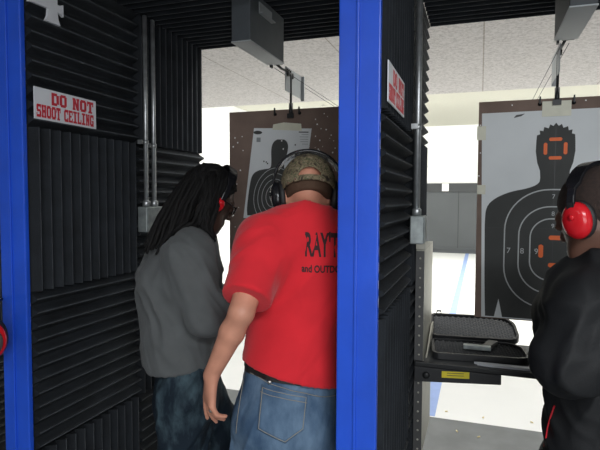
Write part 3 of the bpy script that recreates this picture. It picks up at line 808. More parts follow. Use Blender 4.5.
def head_prims(vol, c, f, u, r):
    """c centre of the skull; f forward, u up, r right"""
    c, f, u, r = [np.array(x, float) for x in (c, f, u, r)]
    Rm = np.stack([r, f, u], 1)
    at = lambda x, y, z: c+r*x+f*y+u*z
    vol.ell(at(0, -.008, .025), (.076, .097, .094), Rm, .0)
    vol.ell(at(0, .030, -.035), (.062, .066, .080), Rm, .03)
    vol.cone(at(-.03, .060, -.085), at(.03, .060, -.085), .024, .024, .035)
    vol.ell(at(0, .078, -.100), (.022, .018, .018), Rm, .02)
    vol.cone(at(-.058, .0, -.03), at(-.035, .055, -.085), .018, .018, .03); vol.cone(at(.058, .0, -.03), at(.035, .055, -.085), .018, .018, .03)
    for s in (-1, 1): vol.ell(at(s*.030, .098, .002), (.015, .014, .010), Rm, .012, 'sub')
    vol.cone(at(-.035, .083, .020), at(.035, .083, .020), .010, .010, .02)
    vol.cone(at(0, .090, .010), at(0, .112, -.030), .008, .011, .012)
    for s in (-1, 1): vol.ell(at(s*.012, .102, -.034), (.008, .010, .007), Rm, .006)
    for s in (-1, 1): vol.ell(at(s*.030, .092, .000), (.0125, .0125, .0115), Rm, .003)
    vol.cone(at(-.017, .094, -.060), at(.017, .094, -.060), .0065, .0065, .006); vol.cone(at(-.014, .094, -.071), at(.014, .094, -.071), .0075, .0075, .006)
    for s in (-1, 1):
        vol.ell(at(s*.078, -.008, -.010), (.008, .020, .032), Rm, .008)
        vol.ell(at(s*.086, -.004, -.006), (.006, .011, .018), Rm, .004, 'sub')

def earmuffs(label, c, f, u, r, cup, cush='cushion', half=.084, over=.128, band='plastic', cs=1.0, disc=None):
    c, f, u, r = [V(x) for x in (c, f, u, r)]
    t = thing('earmuffs', label, 'earmuffs', c-u*.05)
    for s in (-1, 1):
        p = c+r*(s*half)-u*.012-f*.004; ax = (r*s - u*.10).normalized()
        bm = bm_new(); lathe(bm, p, ax, [(0,0),(.031,0),(.036,.004),(.0365,.012),(.032,.017),(0,.017)], 24, 1.25*cs, 1.0*cs, up=u); obj('cushion', bm, cush, t)
        bm = bm_new(); lathe(bm, p+ax*.0162, ax, [(0,0),(.031,0),(.0335,.003),(.033,.012),(.030,.020),(.022,.027),(.010,.030),(0,.0305)], 28, 1.30*cs, 1.02*cs, up=u); cp = obj('cup', bm, cup, t)
        if disc:
            bm = bm_new(); lathe(bm, p+ax*.0462, ax, [(0,0),(.026,-.006),(.024,.004),(.012,.008),(0,.009)], 24, 1.30*cs, 1.02*cs, up=u); obj('cap', bm, disc, cp)
        bm = bm_new(); lathe(bm, p+ax*.0475+u*.01, ax, [(0,0),(.008,0),(.007,.003),(0,.004)], 12); obj('pivot', bm, cup, t)
    bm = bm_new(); pts = []
    for k in range(25):
        a = PI*k/24
        pts.append((c-r*math.cos(a)*(half+.040+.012*math.sin(a)*0)*(1 if True else 0)+u*(.005+math.sin(a)**.8*over), f, (c-u*.03)))
    rings = []
    for i, (p, ff, _) in enumerate(pts):
        d = (pts[min(i+1, 24)][0]-pts[max(i-1, 0)][0]).normalized(); nn = d.cross(f).normalized()
        w = .010 if (i < 4 or i > 20) else .019
        rings.append([bm.verts.new(p+f*w+nn*.0045), bm.verts.new(p-f*w+nn*.0045), bm.verts.new(p-f*w-nn*.0045), bm.verts.new(p+f*w-nn*.0045)])
    for a, b in zip(rings, rings[1:]):
        for k in range(4): bm.faces.new((a[k], a[(k+1)%4], b[(k+1)%4], b[k]))
    bm.faces.new(rings[0]); bm.faces.new(rings[-1][::-1])
    obj('headband', bm, band, t, bevel=.002)
    return t

def shoe(bm_parent, a, f, m='shoe'):
    """a ankle position, f forward"""
    vol = Vol(np.array(a)-.25, np.array(a)+.25, .007); a = np.array(a, float); f = np.array(f, float); f /= np.linalg.norm(f)
    z0 = .0; b = np.array([a[0], a[1], 0])
    vol.cone(b-f*.05+[0,0,.042], b+f*.03+[0,0,.048], .040, .042, .03); vol.cone(b+f*.03+[0,0,.042], b+f*.16+[0,0,.036], .044, .036, .03)
    vol.cone(b+[0,0,.05], b+[0,0,.11], .045, .045, .03)
    vol.halfspace_cut((0,0,.0015), (0,0,-1)); v, q = vol.mesh(); return mesh_obj('shoe', v, q, m, bm_parent)

def bvh(v, q): return BVHTree.FromPolygons([tuple(x) for x in v], [tuple(x) for x in q])
def project(bm, tree, n, off, maxd=.6):
    """move the verts of a flat mesh along n on to a surface"""
    n = V(n).normalized(); miss = []
    for v in bm.verts:
        hit = tree.ray_cast(v.co, n, maxd)
        if hit[0] is not None: v.co = hit[0]-n*off
        else: miss.append(v)
    if miss: bmesh.ops.delete(bm, geom=miss, context='VERTS')
def ring_strip(name, tree, c, nrm, r0, h, off, m, parent, thick=.004, n=72):
    """a strap hugging a surface: c centre, nrm axis, h half height"""
    c = V(c); nrm = V(nrm).normalized(); u, w = frame_of(nrm); bm = bm_new(); rings = []
    for k in range(n):
        a = 2*PI*k/n; d = u*math.cos(a)+w*math.sin(a)
        rad = []
        for hh in (-h, 0, h):
            hit = tree.ray_cast(c+nrm*hh+d*r0, -d, r0)
            rad.append((hit[0]-(c+nrm*hh)).dot(d) if hit[0] is not None else .1)
        rr = max(rad)+off
        rings.append([bm.verts.new(c+nrm*hh+d*(rr+t_)) for hh, t_ in ((-h, -thick), (-h, thick*.4), (h, thick*.4), (h, -thick))])
    for k in range(n):
        a, b = rings[k], rings[(k+1)%n]
        for j in range(4): bm.faces.new((a[j], a[(j+1)%4], b[(j+1)%4], b[j])).smooth = False
    return obj(name, bm, m, parent)

nz = lambda a: np.array(a, float)/np.linalg.norm(a)

# ------------------------------------------------------------------ man in the red T-shirt
def lean(v):
    # right side of the torso kept in, clear of the partition
    v = v.copy(); m = v[:, 0] > -.50; v[m, 0] = -.50+(v[m, 0]+.50)*.74
    return v
def red_man():
    yaw = math.radians(16); f = np.array([-math.sin(yaw), math.cos(yaw), 0]); r = np.array([math.cos(yaw), math.sin(yaw), 0]); up = np.array([0, 0, 1.])
    pel = (-0.541, 1.534, 0.918); wai = (-0.538, 1.544, 1.084); che = (-0.521, 1.584, 1.303); uch = (-0.517, 1.582, 1.449); nb = (-0.519, 1.587, 1.539); hd = (-0.532, 1.618, 1.613)
    pel, wai, che, uch, nb, hd = [np.array(x) for x in (pel, wai, che, uch, nb, hd)]
    shL = np.array((-0.629, 1.470, 1.462)); elL = np.array((-0.627, 1.312, 1.278)); wrL = np.array((-0.737, 1.337, 1.077))
    shR = uch+(uch-shL)*[.86, .86, 1]; shR[2] = shL[2]-.01; elR = shR+f*.20-up*.20-r*.02; wrR = elR+f*.20+up*.02-r*.12
    hpL = pel-r*.088-up*.04; hpR = pel+r*.088-up*.04
    knL = np.array([hpL[0]-.125, hpL[1]+.04, .50]); anL = np.array([hpL[0]-.19, hpL[1]+.03, .085])
    knR = np.array([hpR[0]-.02, hpR[1]+.01, .50]); anR = np.array([hpR[0]-.03, hpR[1]-.02, .085])
    hf = nz(f*.90-up*.42-r*.08); hr = nz(np.cross(hf, up)); hu = np.cross(hr, hf)
    root = thing('person', 'person seen from behind in red T-shirt, camouflage cap, jeans and black earmuffs', 'person', (float(pel[0]), float(pel[1]), 0))
    lo = np.minimum.reduce([elL, wrL, anL, shR, wrR])-.16; hi = np.maximum.reduce([shR, hd, wrR, anR])+.18; lo[2] = -.01; hi[2] = 1.80
    vs = .0055
    vol = Vol(lo, hi, .0044)
    def torso(vol, infl, k=.05):
        lo_i = infl-.030 if infl < 0 else infl
        vol.cone(pel-r*.05, pel+r*.05, .125, .125, k, f, 1.25, infl=lo_i)
        vol.cone(wai-r*.045, wai+r*.045, .125, .125, .10, f, 1.35, infl=lo_i)
        vol.cone(che-r*.062, che+r*.062, .122, .122, .10, f, 1.25, infl=infl)
        vol.cone(uch-r*.085-up*.02, uch+r*.085-up*.02, .095, .095, .08, f, 1.1, infl=infl)
        for a_, b_ in ((pel, wai), (wai, che), (che, uch)): vol.cone(a_, b_, .13, .13, .05, f, 1.2, infl=lo_i)
        vol.cone(uch, nb-up*.02, .085, .058, .07, infl=infl)
    torso(vol, -.006)
    vol.cone(nb-up*.05, hd-up*.06-hf*.02, .060, .056, .04)
    head_prims(vol, hd, hf, hu, hr)
    for sh, el, wr in ((shL, elL, wrL), (shR, elR, wrR)):
        vol.cone(uch+(sh-uch)*.7, sh, .06, .058, .06); vol.cone(sh, el, .050, .0365, .03)
        vol.cone(el, el+(wr-el)*.30, .034, .0355, .012); vol.cone(el+(wr-el)*.30, wr, .0355, .0235, .012)
    hand(vol, wrL, nz(np.array((-0.751, 1.342, 0.956))-wrL), f*.50+r*.85, f*.85-r*.5, .98, (.10,.24,.40,.52), .08)
    ring_at = FING[-1]
    hand(vol, wrR, nz(f-r*.5-up*.3), -up, -r, 1.0)
    for hp, kn, an in ((hpL, knL, anL), (hpR, knR, anR)):
        vol.cone(hp, kn, .085, .058, .05); vol.cone(kn, an, .056, .040, .03); vol.cone(an, an+f*.12-up*.04, .036, .030, .03)
    v, q = vol.mesh(); v = lean(smooth(v, q, 1, .3))
    mesh_obj('body', v, q, 'skin', root)
    # hair at the nape, under the cap
    vh = Vol(hd-.16, hd+.16, .005); vh.ell(hd+hu*.018-hf*.009, (.079, .100, .098), np.stack([hr, hf, hu], 1), 0)
    vh.halfspace_cut(hd+hu*.010, hu); vh.halfspace_cut(hd-hf*.005, hf); vh.halfspace_cut(hd-hu*.028, -hu)
    v, q = vh.mesh(); mesh_obj('hair', v, q, 'brownhair', root)
    # T-shirt
    vt = Vol(lo, hi, vs); torso(vt, .012)
    for sgn, sh, el, ln in ((-1, shL, elL, .82), (1, shR, elR, .75)):
        d = nz(el-sh); e = sh+(el-sh)*ln
        vt.cone(nb+(sh-nb)*.25-up*.02, sh-up*.005, .062, .062, .09)
        vt.cone(sh, sh+(el-sh)*(ln+.15), .062, .078, .085, clip=[(e, d)])
    vt.cone(nb-up*.06, nb-up*.005, .078, .066, .03)
    vt.halfspace_cut(nb+up*.018-f*.01, nz(up*.9+f*.5))
    hem = wai-up*.034
    vt.halfspace_cut(hem, nz(-up-r*.22))
    # gather below the ribs
    v, q = vt.mesh(); v = smooth(v, q, 2)
    v = folds(v, q, .007, (.75, .0, .65), 13, 3)
    v = lean(smooth(v, q, 1))
    shirt = mesh_obj('shirt', v, q, 'red_shirt', root); tS = bvh(v, q)
    # printed words on the back
    bn = V(f); cpos = (-0.465, 1.369, 1.475)
    bm = bm_new()
    o = V(cpos)-bn*.1; uu = (V(r)*.99-V(up)*.06).normalized(); vv = uu.cross(bn)*-1
    vv = V(up)
    add_text(bm, "RAY'T", .098, o-vv*.045, uu, vv, bn, 0, offset=.0028, sx=.39)
    add_text(bm, "and OUTDOOR", .030, o-vv*.094-uu*.008, uu, vv, bn, 0, offset=.001, sx=.72)
    for k in range(3): bmesh.ops.triangulate(bm, faces=bm.faces) if k == 0 else None
    project(bm, tS, bn, .0015); obj('shirt_print', bm, 'print', shirt, recalc=False)
    # jeans
    lo2 = lo.copy(); hi2 = hi.copy(); hi2[2] = 1.16
    vj = Vol(lo2, hi2, vs)
    vj.cone(pel-r*.050, pel+r*.050, .132, .132, .05, f, 1.15, infl=.002); vj.cone(wai-r*.04-up*.02, wai+r*.04-up*.02, .125, .125, .08, f, 1.3)
    vj.cone(pel-r*.06-f*.03-up*.05, pel-r*.065-f*.03-up*.04, .095, .095, .05); vj.cone(pel+r*.06-f*.03-up*.05, pel+r*.065-f*.03-up*.04, .095, .095, .05)
    for hp, kn, an in ((hpL, knL, anL), (hpR, knR, anR)):
        vj.cone(hp, kn, .105, .088, .05); vj.cone(kn, an+up*.0, .084, .080, .03)
    vj.halfspace_cut(wai-up*.006, nz(up+r*.12)); vj.halfspace_cut((0,0,.05), (0,0,-1))
    v, q = vj.mesh(); v = smooth(v, q, 2); v = folds(v, q, .008, (.5, .2, 1), 15, 9); v = lean(smooth(v, q, 1))
    jeans = mesh_obj('jeans', v, q, 'denim', root); tJ = bvh(v, q)
    nb_ = V(f)
    def on_jeans(name, strokes, m, wid, off, close=False):
        bm = bm_new()
        for pts in strokes:
            P = []
            for a, b in zip(pts, pts[1:]):
                nn = max(2, int((V(b)-V(a)).length/.008))
                P += [V(a).lerp(V(b), i/nn) for i in range(nn)]
            P.append(V(pts[-1])); Q = []
            for p in P:
                h = tJ.ray_cast(p-nb_*.25, nb_, .5)
                if h[0] is not None: Q.append(h[0]-nb_*off)
            if len(Q) > 1: tube(bm, Q, wid, 5)
        return obj(name, bm, m, jeans)
    pk = [(-0.608, 1.401, 1.037), (-0.479, 1.466, 1.009), (-0.486, 1.458, 0.919), (-0.536, 1.428, 0.875), (-0.614, 1.392, 0.915)]
    bmp = bm_new(); c0 = sum((V(p) for p in pk), V())/5; K = 10
    grid = {}
    # pocket patch: fan grid pushed on to the cloth
    edge = []
    for a, b in zip(pk, pk[1:]+pk[:1]):
        for i in range(6): edge.append(V(a).lerp(V(b), i/6))
    rings = [[bmp.verts.new((c0.lerp(e, (j+1)/6))-nb_*.25) for e in edge] for j in range(6)]; cv = bmp.verts.new(c0-nb_*.25)
    for j in range(5):
        for i in range(len(edge)): bmp.faces.new((rings[j][i], rings[j][(i+1)%len(edge)], rings[j+1][(i+1)%len(edge)], rings[j+1][i])).smooth = True
    for i in range(len(edge)): bmp.faces.new((cv, rings[0][i], rings[0][(i+1)%len(edge)])).smooth = True
    skirt = [bmp.verts.new(e-nb_*.25) for e in edge]
    project(bmp, tJ, nb_, .0035)
    for i, s_ in enumerate(skirt): s_.co += nb_*.005
    for i in range(len(edge)): bmp.faces.new((rings[5][i], rings[5][(i+1)%len(edge)], skirt[(i+1)%len(edge)], skirt[i]))
    obj('back_pocket', bmp, 'denim', jeans)
    inner = [V(p).lerp(c0, .07) for p in pk]; in2 = [V(pk[0]).lerp(V(pk[4]), .16), V(pk[1]).lerp(V(pk[2]), .22)]
    on_jeans('stitching', [inner+[inner[0]], in2, [(-0.651, 1.388, 1.064), (-0.401, 1.502, 0.993)], [(-0.667, 1.381, 1.052), (-0.667, 1.319, 0.877)]], 'stitch', .0011, .0045)
    bm = bm_new(); hh = tJ.ray_cast(V((-0.555, 1.314, 1.049)), nb_, .5)
    if hh[0] is not None: lathe(bm, hh[0]-nb_*.006, -nb_, [(.0, 0), (.006, 0), (.006, .002), (0, .003)], 12)
    obj('rivet', bm, 'ring', jeans)
    bc = wai-up*.024; bn_ = nz(up+r*.12)
    ring_strip('belt', tJ, bc, bn_, .35, .018, .003, 'belt', root, .006)
    bm = bm_new()
    for px in ((-0.508, 1.178, 1.168), (-0.390, 1.218, 1.146)):
        h = tJ.ray_cast(V(px), nb_, .6)
        if h[0] is not None:
            p = h[0]-nb_*.010; R3 = Matrix.Rotation(yaw, 3, 'Z'); box(bm, p+V((-.006,-.004,-.030)), p+V((.006,.004,.024)), 0, R3)
    obj('belt_loop', bm, 'denim', jeans)
    for an in (anL, anR): shoe(root, an, f)
    # ring on the finger
    hdv = nz(np.array((-0.751, 1.342, 0.956))-wrL)
    cc = wrL+hdv*.100
    # cap
    Rm = np.stack([hr, hf, hu], 1)
    vc = Vol(hd-.2, hd+.2, .0045)
    vc.ell(hd+hu*.024-hf*.008, (.091, .112, .104), Rm, 0); vc.halfspace_cut(hd-hu*.004, -hu)
    vc.ell(hd+hu*.024-hf*.008, (.085, .106, .098), Rm, 0, 'sub')
    vc.ell(hd+hu*.014-hf*.115, (.034, .035, .022), Rm, .004, 'sub')
    v, q = vc.mesh(); v = smooth(v, q, 1)
    cap = mesh_obj('cap', v, q, 'camo', root)
    bm = bm_new(); at = lambda x, y, z: V(hd+hr*x+hf*y+hu*z); rows = []
    for j in range(6):
        y = .094+j*.014; rows.append([bm.verts.new(at(x_*(1-.05*j*j/8), y-abs(x_)*.55*0+(-(x_/.075)**2*.03), .026-.004*j-(x_/.075)**2*.012)) for x_ in np.linspace(-.072, .072, 13)])
    rows2 = [[bm.verts.new(v_.co-V(hu)*.003) for v_ in rw] for rw in rows]
    for A in (rows, rows2):
        for j in range(5):
            for i in range(12): bm.faces.new((A[j][i], A[j][i+1], A[j+1][i+1], A[j+1][i])).smooth = True
    obj('cap_brim', bm, 'camo', cap)
    bm = bm_new(); pts = []
    for k in range(13):
        a = math.radians(-90-32+64*k/12); pts.append(at(.089*math.cos(a), .1105*math.sin(a)-.008, .003))
    rg = [[bm.verts.new(p+V(hu)*z) for z in (-.009, .009)]+[bm.verts.new(p+V(hu)*z+V(hf)*.003) for z in (.009, -.009)] for p in pts]
    for a, b in zip(rg, rg[1:]):
        for k in range(4): bm.faces.new((a[k], a[(k+1)%4], b[(k+1)%4], b[k]))
    obj('cap_strap', bm, 'camo', cap)
    for s in (-1, 1):
        bm = bm_new(); lathe(bm, at(s*.030, .0935, .0), hf, [(0.0062,.0098),(.004,.0118),(0,.0125)], 12); obj('eye', bm, 'eye', root)
    # muffs
    earmuffs('black shiny earmuffs worn over the camouflage cap', hd+hu*.004, nz(hf*.98+hu*.1), nz(hu*.98-hf*.1), hr, 'plastic', half=.076, over=.140, cs=1.15)
    # wedding ring
    bm = bm_new(); lathe(bm, V(ring_at[0]), ring_at[1], [(.0080,-.003),(.0105,-.003),(.0105,.003),(.0080,.003),(.0080,-.003)], 20)
    obj('ring', bm, 'ring', root)
    return dict(wr=wrL, d=hdv, hd=hd, root=root)
RM = red_man()

# ------------------------------------------------------------------ man with dreadlocks, in profile
def dread_man():
    f = nz([.86, .51, 0]); r = np.array([f[1], -f[0], 0]); up = np.array([0, 0, 1.])   # r points towards the viewer
    pel = np.array((-1.066, 1.742, 0.871)); wai = np.array((-1.087, 1.744, 1.046)); che = np.array((-1.087, 1.756, 1.261)); uch = np.array((-1.071, 1.768, 1.378)); nb = np.array((-1.044, 1.793, 1.471)); hd = np.array((-1.015, 1.831, 1.596))
    shR = np.array((-0.988, 1.639, 1.391)); elR = np.array((-0.911, 1.621, 1.174)); wrR = elR+f*.19+up*.07+r*-.09
    shL = uch-(shR-uch); shL[2] = shR[2]; elL = shL+f*.10-up*.24; wrL = elL+f*.2+up*.06+r*.06
    hpR = pel+r*.085-up*.03; hpL = pel-r*.085-up*.03+f*.02
    knR = np.array([hpR[0]-.02, hpR[1], .50])-f*.01; anR = np.array([*(knR-f*.05)[:2], .085])
    knL = np.array([*(hpL+f*.17)[:2], .50]); anL = np.array([*(knL+f*.03)[:2], .085])
    hf = nz(f*.86-up*.50-r*.28); hr = nz(np.cross(hf, up)); hu = np.cross(hr, hf)
    root = thing('person', 'person with long black dreadlocks in a grey shirt and dark jeans, looking down', 'person', (float(pel[0]), float(pel[1]), 0))
    allp = [pel, hd, shR, elR, wrR, shL, elL, wrL, anL, anR, knL]
    lo = np.minimum.reduce(allp)-.2; hi = np.maximum.reduce(allp)+.2; lo[2] = -.01; hi[2] = 1.85
    vs = .0065; vol = Vol(lo, hi, vs)
    def torso(vol, infl):
        vol.cone(pel-r*.05, pel+r*.05, .120, .120, .05, f, 1.2, infl=infl); vol.cone(wai-r*.04, wai+r*.04, .122, .122, .08, f, 1.2, infl=infl)
        vol.cone(che-r*.055, che+r*.055, .125, .125, .08, f, 1.15, infl=infl); vol.cone(uch-r*.08-up*.02, uch+r*.08-up*.02, .092, .092, .08, f, 1.05, infl=infl)
        for a_, b_ in ((pel, wai), (wai, che), (che, uch)): vol.cone(a_, b_, .125, .125, .05, f, 1.15, infl=infl)
        vol.cone(uch, nb, .08, .055, .06, infl=infl)
    torso(vol, -.022)
    vol.cone(nb-up*.04, hd-hu*.06-hf*.02, .055, .052, .04); head_prims(vol, hd, hf, hu, hr)
    for sh, el, wr in ((shL, elL, wrL), (shR, elR, wrR)):
        vol.cone(uch+(sh-uch)*.6, sh, .055, .052, .06); vol.cone(sh, el, .050, .040, .03); vol.cone(el, wr, .041, .028, .03)
    hand(vol, wrR, f+up*-.2, -r*.6-up, f*.2+up, .98, (.5,.5,.5,.5)); hand(vol, wrL, f+up*-.2, r*.6-up, up, .98, (.5,.5,.5,.5))
    for hp, kn, an in ((hpL, knL, anL), (hpR, knR, anR)):
        vol.cone(hp, kn, .082, .055, .05); vol.cone(kn, an, .052, .038, .03); vol.cone(an, an+f*.12-up*.04, .034, .030, .03)
    v, q = vol.mesh(); v = smooth(v, q, 1); mesh_obj('body', v, q, 'skin_deep', root)
    # shirt
    vt = Vol(lo, hi, vs); torso(vt, .010)
    back = lambda p, d: p-f*d
    vt.cone(back(che, .035), back(wai, .025), .125, .13, .10, f, 1.1, infl=-.012); vt.cone(back(uch, .02)-up*.03, back(che, .035), .095, .118, .10)
    vt.cone(wai-up*.0, wai-up*.12, .134, .150, .05, f, 1.08)
    for sh, el, wr in ((shL, elL, wrL), (shR, elR, wrR)):
        vt.cone(uch+(sh-uch)*.5, sh, .078, .072, .06); vt.cone(sh, el, .070, .062, .05); vt.cone(el, wr, .060, .045, .04, clip=[(wr-nz(wr-el)*.02, nz(wr-el))])
    vt.cone(nb-up*.05, nb-up*.01, .064, .056, .03)
    vt.halfspace_cut(nb+up*.02, nz(up+f*.3)); vt.halfspace_cut(pel+up*.092, nz(-up+f*.12))
    v, q = vt.mesh(); v = smooth(v, q, 2); v = folds(v, q, .013, (.5, .3, -.9), 15, 21); v = smooth(v, q, 1)
    mesh_obj('shirt', v, q, 'grey_shirt', root); tG = bvh(v, q)
    # jeans
    hi2 = hi.copy(); hi2[2] = 1.12; vj = Vol(lo, hi2, vs)
    vj.cone(pel-r*.045, pel+r*.045, .118, .118, .05, f, 1.10); vj.cone(pel+up*.1-r*.04, pel+up*.1+r*.04, .114, .114, .08, f, 1.15)
    vj.cone(pel-f*.03-r*.05-up*.06, pel-f*.03+r*.05-up*.06, .085, .085, .05)
    for hp, kn, an in ((hpL, knL, anL), (hpR, knR, anR)): vj.cone(hp, kn, .105, .088, .05); vj.cone(kn, an, .086, .088, .03)
    vj.halfspace_cut(pel+up*.13, up); vj.halfspace_cut((0,0,.04), (0,0,-1))
    v, q = vj.mesh(); v = smooth(v, q, 2); v = folds(v, q, .010, (.7, .5, .8), 15, 31); v = smooth(v, q, 1)
    mesh_obj('jeans', v, q, 'denim_dark', root)
    for an in (anL, anR): shoe(root, an, f)
    # dreadlocks: a scalp shell and many ropes in one mesh
    bm = bm_new(); rg = random.Random(11)
    Rm = np.stack([hr, hf, hu], 1)
    vh = Vol(hd-.18, hd+.18, .006); vh.ell(hd+hu*.030-hf*.012, (.088, .106, .104), Rm, 0)
    vh.halfspace_cut(hd+hf*.040+hu*.02, nz(hf-hu*.55))
    vh.halfspace_cut(hd-hu*.05, -hu)
    v, q = vh.mesh(); v = smooth(v, q, 1); v = folds(v, q, .007, -f, 40, 44)
    bvv = [bm.verts.new(x) for x in v.tolist()]
    for a in q.tolist(): bm.faces.new([bvv[i] for i in a]).smooth = True
    for k in range(190):
        th = rg.uniform(-1, 1)           # -1 far side, 1 near side
        az = rg.uniform(0, 1)            # 0 front of the ear, 1 back of the head
        ang = rg.uniform(.1, 1.25)       # how far down from the crown
        dirh = (-f*math.sin(az*PI/2)*1.0 + hr*math.cos(az*PI/2)*(1 if th > 0 else -1)*1.0)
        dirh = nz(dirh+f*.16*(1-az))
        n0 = nz(hu*math.cos(ang)+dirh*math.sin(ang)-hf*.05)
        p0 = hd+hu*.030-hf*.012+Rm@((Rm.T@n0)*np.array([.088, .106, .104]))
        out = nz(np.array([n0[0], n0[1], 0])+1e-4)
        if az > .42:     # back ropes hang off the nape and down the back
            w_ = (az-.42)/.58
            end = hd-f*(.105+.125*w_+rg.uniform(-.015, .015))+r*(.09+th*.07)-up*(.150+.045*rg.random()+.01*w_)
            mid = hd-f*(.085+.075*w_)+r*(th*.075+.03)-up*.02+out*.02
        else:
            end = hd-f*(.085-.085*rg.random()+.03*az)+r*((.128 if th > 0 else -.075)+rg.uniform(-.012, .02))-up*(.135+.05*rg.random())
            mid = (p0+end)/2+out*.035+(r*.045-f*.01 if th > 0 else 0)
        pts = []
        for j in range(9):
            s_ = j/8; p = p0*(1-s_)**2+2*mid*s_*(1-s_)+end*s_*s_
            p = p+np.array([rg.uniform(-.003, .003) for _ in range(3)])
            co, nn_, _, di = tG.find_nearest(V(p))
            sd = (V(p)-co).dot(nn_)
            if j > 2 and sd < .009 and di < .15: p = np.array(co+nn_*(.009+.006*rg.random()))
            pts.append(p)
        tube(bm, pts, [.0075]*7+[.0065, .004], 6)
    obj('hair', bm, 'dreads', root, recalc=False)
    for s in (-1, 1):
        bm = bm_new(); lathe(bm, V(hd+hr*(s*.030)+hf*.0935), hf, [(0.0062,.0098),(.004,.0118),(0,.0125)], 12); obj('eye', bm, 'eye', root)
    # dark safety glasses
    g = thing('safety_glasses', 'dark wraparound safety glasses on the dreadlocked man', 'glasses', (hd+hf*.1).tolist())
    for s in (-1, 1):
        bm = bm_new(); at = lambda x, y, z: V(hd+hr*x+hf*y+hu*z); rows = []
        for i in range(7):
            x = s*(.008+.056*i/6); y = .118-(abs(x)/.064)**2*.022
            rows.append([bm.verts.new(at(x, y, z)) for z in (-.016, 0, .014)]+[bm.verts.new(at(x, y-.003, z)) for z in (.014, 0, -.016)])
        for a, b in zip(rows, rows[1:]):
            for k in range(6): bm.faces.new((a[k], a[(k+1)%6], b[(k+1)%6], b[k])).smooth = False
        bm.faces.new(rows[0]); bm.faces.new(rows[-1][::-1]); obj('lens', bm, 'glass_dark', g)
        bm = bm_new(); tube(bm, [at(s*.064, .096, .008), at(s*.080, .06, .008), at(s*.086, .0, .006)], .0025, 6); obj('temple', bm, 'glass_dark', g)
    earmuffs('red and black earmuffs half hidden under the black dreadlocks', hd+hf*.016-hu*.004, hf, hu, hr, 'redcup', half=.070, over=.150, cs=.70)
dread_man()

